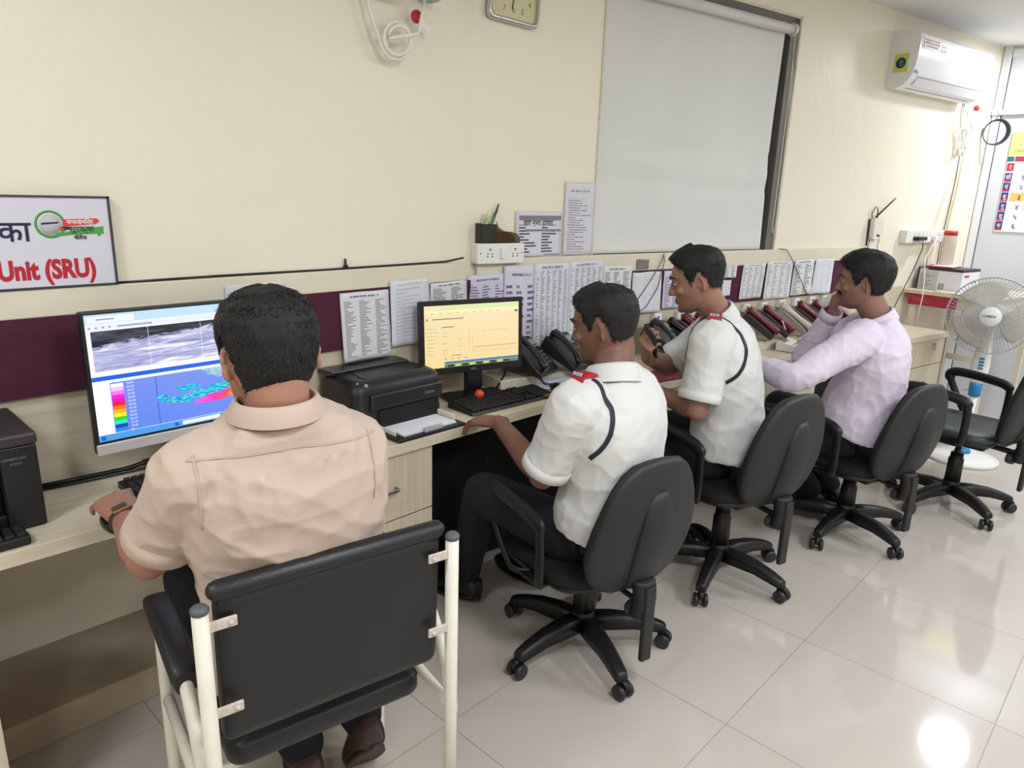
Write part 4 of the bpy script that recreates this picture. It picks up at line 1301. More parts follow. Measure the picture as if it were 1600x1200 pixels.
def deskphone(T, label, white=False, big=1.0, hs=True, cord=True):
    t = thing('telephone', label, 'telephone', T.translation)
    M = Matrix.Translation(-T.translation) @ T @ Matrix.Scale(big, 4)
    body = M_white if white else mat('phone_black', (36, 36, 39), .38, bump=.03, bscale=600)
    X = M @ frameM((-.085, 0, 0), (0, 1, 0), (0, 0, 1), (1, 0, 0))
    MB().prism([(-.10, 0), (-.10, .022), (-.09, .030), (.09, .075), (.105, .070), (.105, 0)], .170, 0, X).build('body', body, t, bevel=.006)
    tilt = math.atan2(.045, .18)
    S = M @ Matrix.Translation((0, 0, .0525)) @ Matrix.Rotation(tilt, 4, 'X')
    b = MB()
    for i in range(3):
        for j in range(4): b.box((.010 + i * .021, -.062 + j * .020, .002), (.015, .013, .008), 0, S, .002, 1)
    b.build('keypad', mat('white_key', (190, 190, 192), .4) if white else M_keyk if False else mat('grey_key', (92, 94, 96), .4), t)
    b = MB()
    for j in range(5): b.box((.072, -.065 + j * .022, .001), (.012, .008, .005), 0, S, .001, 1)
    b.build('function_keys', mat('dark_key', (74, 76, 78), .4) if not white else mat('white_key', (190, 190, 192), .4), t)
    MB().box((.035, .058, .002), (.075, .034, .006), 0, S, .002).build('display', M_lcd, t)
    MB().box((.035, .034, .001), (.085, .004, .004), 0, S).build('trim_line', mat('silver_line', (180, 182, 184), .3), t)
    if hs:
        b = MB(); handset(b, S @ Matrix.Translation((-.052, .0, .008)), .20, 0, .025)
        b.build('handset', M_blk2 if not white else M_offw, t)
        co_ = []
        for k in range(60):
            a = k * .9; u = k / 59
            co_.append(M @ V((-.075 - .03 * math.sin(u * 3), -.10 - .06 * u + .0045 * math.cos(a), .012 + .0045 * math.sin(a))))
        if cord: MB().tube(co_, .0018, 5).build('coiled_cord', M_blk2, t)
    return t


def leanB(s, off, z, tilt, yawd=0):
    "phone frame on the riser: y goes up the slope towards the wall"
    T = frameM(bw(s, z, off), BD, BN, (0, 0, 1))
    return T @ Matrix.Rotation(R(yawd), 4, 'Z') @ Matrix.Rotation(R(tilt), 4, 'X')


deskphone(leanB(.235, .115, .846, 24, 24), 'black desk telephone half hidden behind the edge of the smaller monitor', big=.98)
deskphone(leanB(.44, .115, .846, 24, 18), 'black desk telephone next to the face of the man at the smaller monitor', big=.98)
deskphone(leanB(1.05, .125, .85, 26, 18), 'black desk telephone with a small display beside the raised hand holding a phone', big=1.0, cord=False)
trimline(leanB(1.20, .11, .85, 28, 20), M_blk2, M_blk, 'glossy black slim telephone between a desk telephone and two maroon ones', None, L=.22)
trimline(leanB(1.30, .09, .862, 33, 18), M_mar, M_base, 'maroon slim telephone with pale keys just beyond the black ones', L=.20)
trimline(leanB(1.40, .09, .862, 33, 18), M_mar, M_base, 'maroon slim telephone with pale keys before the chest of the man holding a phone', L=.20)
trimline(leanB(1.52, .09, .862, 33, 18), M_mar, M_base, 'maroon slim telephone almost hidden behind the chin of the man holding a phone', None)
trimline(leanB(1.82, .10, .864, 34, 30), M_mar, M_base, 'maroon slim telephone right behind the white flat telephone', None, L=.20)
trimline(leanB(1.97, .10, .864, 34, 24), M_mar, M_base, 'narrow maroon slim telephone next to the beige one', None, L=.20)
trimline(leanB(2.14, .10, .864, 34, 22), M_beige, mat('grey_beige_base', (150, 146, 136), .4), 'beige slim telephone, only light one in the maroon row', None, L=.22)
trimline(leanB(2.32, .09, .864, 34, 24), M_mar, M_base, 'maroon slim telephone just past the beige one', None, L=.21)
trimline(leanB(2.47, .09, .864, 34, 22), M_mar, M_base, 'maroon slim telephone beside the raised sleeve of the man in lavender', None, L=.20)
trimline(leanB(2.62, .09, .864, 34, 22), M_mar, M_base, 'maroon slim telephone hidden by the hand at the cheek of the man in lavender', None, L=.20)
wp = thing('telephone', 'white flat telephone with a display lying flat on the desk', 'telephone', bw(1.98, .752, .27))
T = frameM((0, 0, 0), BD, BN, (0, 0, 1)) @ Matrix.Rotation(R(12), 4, 'Z')
X = T @ frameM((-.075, 0, 0), (0, 1, 0), (0, 0, 1), (1, 0, 0))
MB().prism([(-.10, 0), (-.10, .018), (.09, .055), (.10, .05), (.10, 0)], .15, 0, X).build('body', M_white, wp, bevel=.004)
S = T @ Matrix.Translation((0, 0, .0375)) @ Matrix.Rotation(math.atan2(.037, .19), 4, 'X')
MB().box((-.03, .07, .002), (.06, .03, .005), 0, S, .001).build('display', M_lcd, wp)
b = MB()
for i in range(5):
    for j in range(5): b.box((-.05 + i * .025, -.075 + j * .022, .001), (.016, .011, .005), 0, S, .001, 1)
b.build('keypad', mat('white_key', (190, 190, 192), .4), wp)


def loose(T, label, col):
    t = thing('telephone_handset', label, 'handset', T.translation)
    M = Matrix.Translation(-T.translation) @ T
    b = MB(); handset(b, M, .18, 0, .026); b.build('grip', col, t)
    MB().tube([M @ V((x, y, .031)) for x, y in ((.0, -.08), (.004, -.03), (.0, .03), (.0, .08))], .003, 6).build('edge_line', mat('pale_edge_line', (176, 150, 152), .4), t)
    return t


loose(frameM(bw(2.16, .752, .215), BD, BN, (0, 0, 1)) @ Matrix.Rotation(R(52), 4, 'Z'), 'maroon handset lying loose on the desk below the beige telephone', M_mar)
loose(frameM(bw(2.66, .752, .20), BD, BN, (0, 0, 1)) @ Matrix.Rotation(R(60), 4, 'Z'), 'maroon handset lying loose on the desk beside the raised sleeve in lavender', M_mar)
cc = []
for k in range(90):
    a = k * .8; u = k / 89
    cc.append(bw(2.24 + .12 * math.sin(u * 6), .762 + .004 * math.sin(a), .17 + .045 * math.cos(u * 5) + .004 * math.cos(a)))
o = MB().tube(cc, .0026, 5).build('handset_cable', mat('beige_cord', (180, 172, 152), .45), origin=bw(2.24, .76, .17)); tag(o, 'tangled beige cord below the light telephone', 'cord')
# rosettes
for s, z, lb in ((1.09, .972, 'first white wall rosette below the board, above the black desk telephone'), (1.26, .972, 'white wall rosette between the black telephone and the maroon pair'), (1.37, .972, 'white wall rosette right above the maroon pair'),
                 (1.80, .975, 'white wall rosette behind the shoulder of the man holding a phone'), (1.955, .975, 'white wall rosette above the maroon telephone by the white cord'), (2.125, .978, 'white wall rosette above the narrow maroon telephone'),
                 (2.275, .978, 'white wall rosette above the beige telephone'), (2.43, .98, 'white wall rosette below the hanging dark wire'), (2.565, .98, 'white wall rosette past the hanging dark wire'), (2.70, .985, 'white wall rosette nearest the hand of the man in lavender')):
    o = MB().box((0, 0, .014), (.052, .046, .028), 0, None, .005).ball((.0, .004, .028), .006, 1, None, 6).build('phone_rosette', [M_white, M_dgrey]); o.matrix_world = onB(s, z - .004, .012)
    tag(o, lb, 'socket', 'white rosettes above the telephones')
o = MB().tube([bw(1.965, .965, .045), bw(1.97, .90, .16), bw(1.985, .80, .20), bw(1.99, .785, .21)], [.003, .0045, .006, .006], 8).build('white_cable', M_pipe, origin=bw(1.97, .88, .1)); tag(o, 'stiff white cord dropping from a rosette to the white telephone', 'cord')

# remote, papers, small things on the desk
rc = thing('remote_control', 'dark remote control lying on the desk near the elbow of the man in lavender', 'remote control', bw(2.32, .75, .31))
T = frameM((0, 0, 0), BD, BN, (0, 0, 1)) @ Matrix.Rotation(R(-72), 4, 'Z')
MB().box((0, 0, .011), (.05, .17, .022), 0, T, .009, 3).build('case', M_dgrey, rc)
b = MB()
for i in range(3):
    for j in range(6): b.box((-.013 + .013 * i, -.055 + .02 * j, .023), (.008, .008, .004), 0, T, .001, 1)
b.build('buttons', mat('grey_button', (150, 150, 152), .4), rc)
for k in range(6):
    o = MB().box((0, 0, 0), (.21, .15, .0035), 0, None, .0005).build('paper_bundle', mat('desk_paper', (222, 222, 234), .75))
    o.location = (2.30 + .004 * math.sin(k * 2), 1.935 + .004 * math.cos(k * 3), .7525 + .0058 * k)
    o.rotation_euler = (0, 0, R(-8 + 7 * math.sin(k * 1.7)))
    tag(o, 'white papers in the loose pile beside the telephone cords', 'paper', 'loose papers in front of the telephones')

# ================================================================== CORNER TABLE
CT0 = bw(3.60, 0, .012)
CTF = frameM(CT0, -BN, BD, (0, 0, 1))      # x out from the wall, y along it
ct = thing('side_table', 'small cream table with a red drawer front in the corner by the fan', 'table', CTF @ V((.3, .35, 0)))
T = Matrix.Translation(-(CTF @ V((.3, .35, 0)))) @ CTF
MB().box2((0, -.015, .962), (.60, .70, .988), 0, .004, M=T).build('top', M_lam, ct)
MB().box2((.03, .0, .885), (.34, .60, .962), 0, .003, M=T).build('drawer', mat('crimson_drawer', (168, 40, 62), .45), ct)
MB().box2((.34, .02, .885), (.59, .60, .962), 0, .003, M=T).build('apron', M_cream, ct)
b = MB(); b.txt('WALL', .04, T @ frameM((.06, -.0006, .908), (1, 0, 0), (0, 0, 1), (0, -1, 0)), 0, .0003, .0005); b.build('drawer_lettering', mat('faded_red', (196, 84, 100), .5), ct)
for x, y in ((.06, .03), (.57, .03), (.06, .62), (.57, .62)): MB().box2((x - .016, y - .016, 0), (x + .016, y + .016, .885), 0, M=T).build('leg', M_cream, ct)
MB().box2((.05, .02, .55), (.57, .035, .59), 0, M=T).build('rail', M_cream, ct)
bx = thing('carton', 'white and black printed carton standing on the corner table', 'box', CTF @ V((.16, .22, .989)))
T = Matrix.Translation(-(CTF @ V((.16, .22, .989)))) @ CTF @ Matrix.Translation((.022, .10, .989))
MB().box2((0, 0, 0), (.29, .26, .15), 0, M=T).build('body', mat('carton_white', (222, 222, 230), .55), bx)
b = MB(); b.box2((-.001, -.001, .135), (.291, .261, .1515), 0, M=T); b.box2((-.0015, -.0015, 0), (.010, .05, .15), 0, M=T); b.box2((.115, .02, .14), (.28, .25, .153), 1, M=T); b.build('lid_edge', [mat('carton_black', (44, 44, 50), .5), mat('carton_grey_lid', (70, 70, 78), .5)], bx)
FT = lambda x, z: T @ frameM((x, -.0012, z), (1, 0, 0), (0, 0, 1), (0, -1, 0))
b = MB()
b.txt('Canon', .020, FT(.012, .1372), 0, .0004, .0003)
b.box2((.012, -.0012, .0), (.135, 0, .13), 1, M=T)
for k in range(9): b.box2((.02, -.0022, .012 + .0115 * k), (.06 + .06 * ((k * 7) % 5) / 5, -.001, .017 + .0115 * k), 2, M=T)
for k in range(2): b.box2((.15 + .02 * k, -.0022, .01), (.162 + .02 * k, -.001, .05), 2, M=T)
b.box2((.2905, .03, .10), (.2922, .10, .115), 3, M=T); b.box2((.2905, .14, .06), (.2922, .22, .072), 2, M=T)
b.build('print_lettering', [M_whitep, mat('carton_grey', (196, 196, 196), .55), mat('carton_ink', (140, 140, 146), .55), mat('carton_red', (196, 70, 80), .5)], bx)
o = MB().box((0, 0, .004), (.17, .20, .006), 0, None, .001).box((.02, 0, .009), (.13, .16, .005), 1, None, .001).build('folder', [mat('red_folder', (206, 76, 64), .5), M_paperw]); o.matrix_world = CTF @ Matrix.Translation((.13, .21, 1.1435)) @ Matrix.Rotation(R(9), 4, 'Z'); tag(o, 'red folder with a white sheet on the printed carton', 'folder')
jr = thing('jar', 'clear plastic jar with a red lid standing on the printed carton', 'jar', CTF @ V((.12, .26, 1.157)))
MB().lathe([(.001, 0), (.044, 0), (.047, .01), (.047, .175), (.041, .20), (.039, .203), (.039, .206), (.043, .198), (.044, .175), (.044, .012), (.001, .006)], 28).build('body', mat('clear_jar', (226, 206, 190), .12, alpha=.38), jr)
MB().lathe([(.001, .206), (.041, .206), (.043, .202), (.043, .228), (.039, .233), (.001, .233)], 28).build('lid', mat('jar_red', (208, 62, 62), .4), jr)
o = MB().box((0, 0, .0), (.22, .10, .005), 0, None, .001).build('notebook', mat('cream_cover', (226, 212, 182), .6)); o.matrix_world = CTF @ Matrix.Translation((.30, .04, .9915)) @ Matrix.Rotation(R(-6), 4, 'Z'); tag(o, 'cream flat notebook at the front edge of the corner table', 'notebook')

# ================================================================== PEDESTAL FAN
fn = thing('pedestal_fan', 'white pedestal fan with a wire guard beside the empty chair', 'fan', (5.09, .825, 0))
MB().lathe([(.001, 0), (.20, 0), (.205, .008), (.20, .022), (.12, .034), (.03, .05), (.001, .05)], 48).build('base', M_white, fn)
M_blue = mat('fan_blue', (38, 134, 190), .35)
MB().lathe([(.001, .05), (.046, .044), (.044, .062), (.030, .078), (.024, .08), (.001, .08)], 28).build('base_collar', M_blue, fn)
MB().tube([(0, 0, .06), (0, 0, .46)], .022, 16).build('pole', M_white, fn)
MB().lathe([(.001, .42), (.034, .42), (.036, .50), (.026, .51), (.001, .51)], 20).build('height_collar', M_blue, fn)
MB().tube([(.0, 0, .46), (.03, .07, .44)], .006, 8, dome=True).build('height_knob', M_offw, fn)
fd = V((-.985, -.16, .05)).normalized(); fr = V((0, 0, 1)).cross(fd).normalized(); fu = fd.cross(fr)
b = MB()
rings = []
for z, hw, hd in ((.50, .03, .03), (.53, .045, .038), (.62, .052, .042), (.72, .042, .04), (.80, .034, .036), (.86, .04, .04)):
    rings.append([fr * hw * math.copysign(abs(math.cos(a)) ** .7, math.cos(a)) + fd * hd * math.copysign(abs(math.sin(a)) ** .7, math.sin(a)) + V((0, 0, z)) for a in [2 * math.pi * k / 20 for k in range(20)]])
b.loft(rings); b.build('control_column', M_white, fn)
b = MB()
for k in range(4): b.box((0, 0, 0), (.028, .010, .012), 0, frameM(fd * .044 + V((0, 0, .60 + .02 * k)) + fr * .004, fr, fd, (0, 0, 1)), .003)
b.build('speed_buttons', M_blue, fn)
hc = V((0, 0, .93)) + fd * .14
Mh = frameM(hc, fr, fu, fd)
MB().lathe([(.001, -.24), (.05, -.235), (.075, -.20), (.08, -.10), (.07, -.06), (.001, -.06)], 28, 0, Mh).build('motor', M_white, fn)
MB().box((0, -.03, -.14), (.04, .10, .05), 0, Mh, .008).build('neck_joint', M_white, fn)
Rg = .225
b = MB()
for sgn, dep in ((1, .055), (-1, -.085)):
    for k in range(72):
        a = 2 * math.pi * k / 72
        p = []
        for t in (.19, .45, .72, .90, 1.0):
            zz = dep * (1 - t ** 3) if sgn > 0 else dep * (1 - t ** 4) * 1.0
            sw = .10 * (1 - t)
            p.append(V((Rg * t * math.cos(a + sw), Rg * t * math.sin(a + sw), zz)))
        b.tube(p, .0019, 4, 0, Mh)
    for t in (.62,):
        b.tube([V((Rg * t * math.cos(R(10 * k)), Rg * t * math.sin(R(10 * k)), dep * (1 - t ** 3) + .001 * sgn)) for k in range(36)], .0018, 5, 0, Mh, True)
b.tube([V((Rg * math.cos(R(7.5 * k)), Rg * math.sin(R(7.5 * k)), 0)) for k in range(48)], .0045, 6, 0, Mh, True)
b.tube([V((Rg * math.cos(R(7.5 * k)), Rg * math.sin(R(7.5 * k)), .008)) for k in range(48)], .0035, 6, 0, Mh, True)
b.build('guard', mat('guard_wire', (180, 184, 188), .35), fn)
MB().lathe([(.001, .062), (.052, .062), (.057, .056), (.057, .05), (.001, .05)], 28, 0, Mh).build('guard_badge', M_white, fn)
b = MB(); b.txt('LUMEN', .021, Mh @ Matrix.Translation((-.040, -.006, .0625)), 0, .0003, .0004); b.build('badge_lettering', mat('badge_grey', (96, 98, 104), .4), fn)
b = MB()
MB().lathe([(.001, .03), (.03, .03), (.036, .02), (.036, -.06), (.001, -.06)], 24, 0, Mh).build('hub', M_offw, fn)
for k in range(3):
    a0 = R(100 + 120 * k)
    vs, n1, n2 = [], 9, 12
    for i in range(n1 + 1):
        r = .03 + (.20 - .03) * i / n1
        ws = .35 + .62 * math.sin(min(1, i / n1 * 1.15) * 1.9) * (1 if i < n1 else .82)
        for j in range(n2 + 1):
            u = j / n2 - .5
            a = a0 + u * ws * 1.55 + .18 * i / n1
            vs.append(V((r * math.cos(a), r * math.sin(a), -.012 + .05 * u * (1 - .3 * i / n1))))
    fs = [[i * (n2 + 1) + j, i * (n2 + 1) + j + 1, (i + 1) * (n2 + 1) + j + 1, (i + 1) * (n2 + 1) + j] for i in range(n1) for j in range(n2)]
    o = MB().add(vs, fs, 0, True, Mh).build('blade', mat('fan_blade', (214, 206, 190), .4), fn)
    o.modifiers.new('thick', 'SOLIDIFY').thickness = .002


# ================================================================== OFFICE CHAIRS
M_shell = mat('chair_shell_black', (34, 34, 36), .5, bump=.10, bscale=500)
M_fab = mat('chair_fabric_black', (16, 16, 18), .8, nz=.1, nscale=80, bump=.2, bscale=900)
M_nyl = mat('chair_nylon_black', (22, 22, 24), .42)


def office_chair(x, y, a, h, label, spin=0, lift=False, seatmat=None):
    t = thing('office_chair', label, 'chair', (x, y, 0), R(a), 'black swivel chairs along the desk')
    b = MB()
    b.lathe([(.001, .075), (.042, .075), (.045, .10), (.04, .14), (.034, .15), (.001, .15)], 24)
    for k in range(5):
        an = R(spin + 72 * k); d = V((math.cos(an), math.sin(an), 0)); s_ = V((-d.y, d.x, 0))
        rings = []
        for q, hw, z0, z1 in ((.02, .032, .078, .13), (.10, .030, .078, .132), (.18, .026, .078, .124), (.25, .023, .066, .106), (.285, .022, .060, .092), (.297, .018, .062, .086)):
            rings.append([d * q + s_ * hw + V((0, 0, z0)), d * q + s_ * hw * .86 + V((0, 0, z1 - .004)), d * q + s_ * hw * .4 + V((0, 0, z1)), d * q - s_ * hw * .4 + V((0, 0, z1)), d * q - s_ * hw * .86 + V((0, 0, z1 - .004)), d * q - s_ * hw + V((0, 0, z0))])
        b.loft(rings)
    b.build('base', M_nyl, t)
    for k in range(5):
        an = R(spin + 72 * k); d = V((math.cos(an), math.sin(an), 0))
        an2 = an + .5 * math.sin(k * 2.3 + x); ax = V((-math.sin(an2), math.cos(an2), 0)); fx = V((math.cos(an2), math.sin(an2), 0))
        c = d * .283 + fx * .012
        c_ = MB().tube([d * .283 + V((0, 0, .045)), d * .283 + V((0, 0, .07))], .010, 10)
        c_.tube([c - ax * .010 + V((0, 0, .044)), c + ax * .010 + V((0, 0, .044))], .021, 16)
        o = c_.build('caster', M_nyl, t)
        w = MB()
        for sg in (-1, 1): w.lathe([(.001, -.009), (.019, -.009), (.026, -.006), (.0265, .004), (.022, .009), (.001, .009)], 20, 0, frameM(c + ax * .019 * sg + V((0, 0, .0265)), fx, (0, 0, 1), -ax * sg))
        w.build('wheel', mat('caster_wheel', (38, 38, 41), .38), o)
    zt = h - .105
    b = MB().lathe([(.001, .13), (.038, .13), (.036, .14 + (zt - .14) * .55), (.031, .142 + (zt - .14) * .57), (.030, min(zt, .30)), (.001, min(zt, .30))], 20)
    b.tube([V((0, 0, .14)), V((0, 0, zt + .03))], .014 if lift else .029, 14)
    b.build('gas_column', M_nyl, t)
    MB().box((0, -.02, h - .093), (.17, .24, .045), 0, None, .012).build('mechanism', M_nyl, t)
    MB().tube([V((.05, .0, h - .09)), V((.22, .03, h - .095)), V((.27, .035, h - .10))], .006, 8, dome=True).build('lever', M_nyl, t)
    # seat
    def sr(z, g, dz=0):
        out = []
        for p in rrect(.235 - g, .225 - g, .10, 8):
            q = max(0, p[1]) / .225
            out.append(V((p[0], p[1] + .03, z - .02 * q ** 3 + dz)))
        return out
    MB().loft([sr(h - .072, .03), sr(h - .066, .012), sr(h - .045, .004)]).build('seat_shell', M_nyl, t)
    st = MB().loft([sr(h - .046, .006), sr(h - .035, 0), sr(h - .018, .0), sr(h - .004, .018), sr(h + .002, .05), sr(h - .002, .12)])
    st.build('seat', seatmat or M_fab, t)
    # back: rounded shield, wide below the middle; outline (half width, height)
    prof = [(.0, .0), (.10, .004), (.155, .03), (.19, .07), (.212, .13), (.216, .18), (.205, .25), (.182, .32), (.155, .38), (.125, .42), (.085, .447), (.03, .456), (0, .457)]
    outl = [(w, z) for w, z in prof] + [(-w, z) for w, z in prof[-2:0:-1]]
    zb, rec = h - .06, R(9)

    def bk(sc, yo, dz=0):
        o_ = []
        for w, z in outl:
            zz = .21 + (z - .21) * sc
            ww = w * sc
            yy = -.225 + yo + .55 * ww * ww - math.tan(rec) * (zz + dz) - .02 * math.sin(min(1, zz / .457) * math.pi)
            o_.append(V((ww, yy, zb + zz + dz)))
        return o_
    bo = MB().loft([bk(.80, .040), bk(.90, .038), bk(.965, .028), bk(.985, .014)]).build('back_cushion', M_fab, t)
    MB().loft([bk(.985, .016), bk(1.0, .010), bk(1.0, -.002), bk(.985, -.010), bk(.93, -.016), bk(.80, -.020), bk(.5, -.024), bk(.15, -.026)]).build('back_shell', M_shell, t)
    # raised spine of the rear shell
    sp = MB()
    rings = []
    for z, hw, dd in ((.02, .055, .012), (.08, .066, .030), (.18, .072, .034), (.27, .064, .028), (.335, .045, .014), (.36, .02, .004)):
        yy = -.225 - .022 - math.tan(rec) * z - .02 * math.sin(z / .457 * math.pi)
        rings.append([V((hw * math.cos(a_), yy + .012 - (dd + .012) * max(0, math.sin(a_)) ** .6, zb + z)) for a_ in [math.pi * k / 12 for k in range(13)]])
    sp.loft(rings); sp.build('back_spine', M_shell, t)
    # bracket, bellows, hanging bar and knob below the back
    MB().tube([V((0, -.10, h - .092)), V((0, -.24, h - .10)), V((0, -.285, h - .085)), V((0, -.292, h - .03))], .018, 8, flat=(.5, 1.5)).build('back_bracket', M_nyl, t)
    pr3 = []
    for k in range(19):
        pr3.append((.030 + (.008 if k % 2 else 0), k / 18))
    rings = []
    for r_, u in pr3:
        c = V((0, -.268 - .012 * math.sin(u * 3), h - .14 + .13 * u))
        rings.append([c + V((r_ * 1.15 * math.cos(q), r_ * .85 * math.sin(q), .004 * math.sin(q))) for q in [2 * math.pi * j / 16 for j in range(16)]])
    MB().loft(rings).build('bellows', mat('rubber_bellows', (40, 37, 37), .6), t)
    MB().box((0, -.302, h - .155), (.042, .020, .26), 0, None, .006).build('adjusting_bar', M_shell, t)
    MB().lathe([(.001, -.02), (.022, -.018), (.026, -.008), (.026, .012), (.02, .02), (.001, .02)], 14, 0, frameM((.0, -.235, h - .135), (1, 0, 0), (0, 0, 1), (0, -1, 0))).build('knob', mat('knob_grey', (62, 60, 60), .5), t)
    # arm loops
    for sg in (-1, 1):
        xx = .275 * sg
        pts = [(xx * .82, .02, h - .062), (xx * .97, .05, h - .055), (xx, .09, h - .03), (xx * 1.02, .15, h + .06), (xx * 1.02, .20, h + .155), (xx * 1.02, .195, h + .182), (xx * 1.02, .16, h + .192), (xx * 1.02, .08, h + .190), (xx * 1.02, -.03, h + .178), (xx * 1.02, -.075, h + .165), (xx * 1.02, -.092, h + .14), (xx * 1.01, -.095, h + .05), (xx, -.09, h - .03), (xx * .95, -.07, h - .055), (xx * .82, -.05, h - .062)]
        # spline
        P_ = catmull([V(p) for p in pts], 4)
        rr = []
        for p in P_:
            rr.append(.021 if p.z > h + .15 else .0145)
        MB().tube(P_, rr, 10, flat=(.62, 1.25), up=(1, 0, 0) if False else None).build('armrest', M_nyl, t)
        MB().box((.21 * sg, -.015, h - .064), (.10, .12, .012), 0, None, .004).build('arm_plate', M_nyl, t)
    return t


def catmull(P, n):
    out = []
    for i in range(len(P) - 1):
        p0, p1, p2, p3 = P[max(i - 1, 0)], P[i], P[i + 1], P[min(i + 2, len(P) - 1)]
        for k in range(n):
            t = k / n
            out.append(.5 * ((2 * p1) + (p2 - p0) * t + (2 * p0 - 5 * p1 + 4 * p2 - p3) * t * t + (3 * p1 - p0 - 3 * p2 + p3) * t ** 3))
    out.append(P[-1])
    return out


office_chair(1.80, 1.31, -12, .41, 'black swivel chair under the man at the smaller monitor', 40)
office_chair(2.62, 1.22, -14, .475, 'black swivel chair under the man in white holding a phone', 65)
office_chair(3.45, .985, -18, .42, 'black swivel chair under the man in lavender', 50)
office_chair(4.20, .70, -8, .475, 'empty black swivel chair in front of the pedestal fan', 20, True, mat('seat_leatherette', (44, 52, 54), .45, bump=.1, bscale=300))

# ================================================================== VISITOR CHAIR
vc = thing('visitor_chair', 'cream tubular armchair with black padded seat and back under the man in beige', 'chair', (.70, 1.25, 0))
iv = Matrix.Translation((-.70, -1.25, 0))
M_tube = mat('cream_tube_paint', (214, 208, 192), .38, nz=.05, nscale=20)
M_lea = mat('black_leatherette', (27, 27, 29), .38, bump=.12, bscale=260)
ex_, ey_ = V((.492, -.09, 0)).normalized(), V((.09, .492, 0)).normalized()
O_ = V((.416, 1.10, 0))
Wd = .50
cp_ = lambda x, y, z: O_ + ex_ * x + ey_ * y + V((0, 0, z))
for sx in (0, Wd):
    q = 1 if sx else -1
    b = MB().tube([cp_(sx, 0, .012), cp_(sx, 0, .845)], .0145, 14, M=iv); b.build('rear_post', M_tube, vc)
    MB().lathe([(.001, .846), (.0155, .846), (.0160, .853), (.012, .858), (.001, .858)], 16, 0, iv @ Matrix.Translation(cp_(sx, 0, 0))).build('post_cap', mat('cap_grey', (84, 86, 90), .45), vc)
    ox = sx + q * .012
    fp = catmull([cp_(ox, .40, .012), cp_(ox, .395, .35), cp_(ox, .385, .56), cp_(ox, .375, .63), cp_(ox, .33, .655), cp_(ox, .22, .648), cp_(ox, .13, .63), cp_(ox, .06, .54), cp_(ox, .018, .43), cp_(ox, .016, .40)], 6)
    MB().tube(fp, .0135, 12, M=iv).build('arm_frame', M_tube, vc)
    MB().tube([cp_(ox, .375, .425), cp_(ox, .2, .42), cp_(ox, .018, .415)], .0125, 12, M=iv).build('seat_rail', M_tube, vc)
    pad = MB()
    rings = []
    for yy, z_, hw in ((.41, .648, .022), (.395, .664, .027), (.30, .668, .028), (.20, .660, .028), (.135, .645, .026), (.12, .634, .02)):
        rings.append([cp_(ox, yy, z_) + ex_ * hw * math.copysign(abs(math.cos(a)) ** .6, math.cos(a)) + V((0, 0, .021 * math.copysign(abs(math.sin(a)) ** .6, math.sin(a)))) for a in [2 * math.pi * k / 16 for k in range(16)]])
    pad.loft(rings, M=iv).build('arm_pad', mat('pad_black', (30, 30, 34), .42), vc)
MB().tube([cp_(.0, .40, .16), cp_(Wd, .40, .16)], .011, 10, M=iv).build('front_rail', M_tube, vc)
MB().tube([cp_(0, .0, .17), cp_(Wd, .0, .17)], .001, 4, M=iv)


def padded(name, c, x, y, z, w, h, th, m, cr=.03):
    rings = []
    for g, d in ((.02, -th / 2), (.004, -th / 2 + .006), (0, -th / 4), (0, th / 4), (.006, th / 2 - .004), (.025, th / 2)):
        rings.append([c + x * p[0] + y * p[1] + z * d for p in rrect(w / 2 - g, h / 2 - g, cr, 5)])
    return MB().loft(rings, M=iv).build(name, m, vc)


padded('seat', cp_(Wd / 2 + .012, .295, .445), ex_, ey_, V((0, 0, 1)), .43, .41, .06, M_lea)
bz = (V((0, 0, 1)) - ey_ * .05).normalized()
padded('backrest', cp_(Wd / 2 + .002, .032, .70), ex_, bz, ey_, Wd - .05, .31, .038, M_lea, .02)
MB().tube([cp_(.035, .018, .868), cp_(Wd - .03, .018, .868)], .02, 12, M=iv, dome=True, flat=(1, .8)).build('back_piping', M_lea, vc)
for sx, q in ((0, 1), (Wd, -1)):
    for z in (.815, .64):
        MB().box((0, 0, 0), (.062, .006, .020), 0, iv @ frameM(cp_(sx + q * .028, -.004, z), ex_, ey_, (0, 0, 1)), .002).ball(cp_(sx + q * .048, -.008, z), .005, 0, iv, 6).build('back_bracket', mat('worn_bracket', (196, 184, 172), .5, nz=.15, nscale=90), vc)

# ================================================================== PEOPLE
def remeshed(b, vox, smooth=3, fac=.5):
    me = b.mesh('shape')
    o = bpy.data.objects.new('shape', me); COL.objects.link(o)
    m = o.modifiers.new('r', 'REMESH'); m.mode = 'VOXEL'; m.voxel_size = vox; m.use_smooth_shade = True
    s = o.modifiers.new('s', 'SMOOTH'); s.factor = fac; s.iterations = smooth
    bpy.context.view_layer.update()
    dg = bpy.context.evaluated_depsgraph_get()
    out = bpy.data.meshes.new_from_object(o.evaluated_get(dg))
    bpy.data.objects.remove(o); bpy.data.meshes.remove(me)
    for p in out.polygons: p.use_smooth = True
    return out


def place(me, name, mats, root, off):
    for v in me.vertices: v.co -= off
    me.materials.clear()
    for m in (mats if isinstance(mats, list) else [mats]): me.materials.append(m)
    o = bpy.data.objects.new(name, me); COL.objects.link(o); o.parent = root
    return o


def lerp(a, b, t): return a + (b - a) * t


def interp(tab, t):
    for (a, va), (c, vc_) in zip(tab[:-1], tab[1:]):
        if t <= c:
            u = 0 if c == a else max(0, (t - a) / (c - a)); u = u * u * (3 - 2 * u) * .5 + u * .5
            return [lerp(p, q, u) for p, q in zip(va, vc_)]
    return list(tab[-1][1])


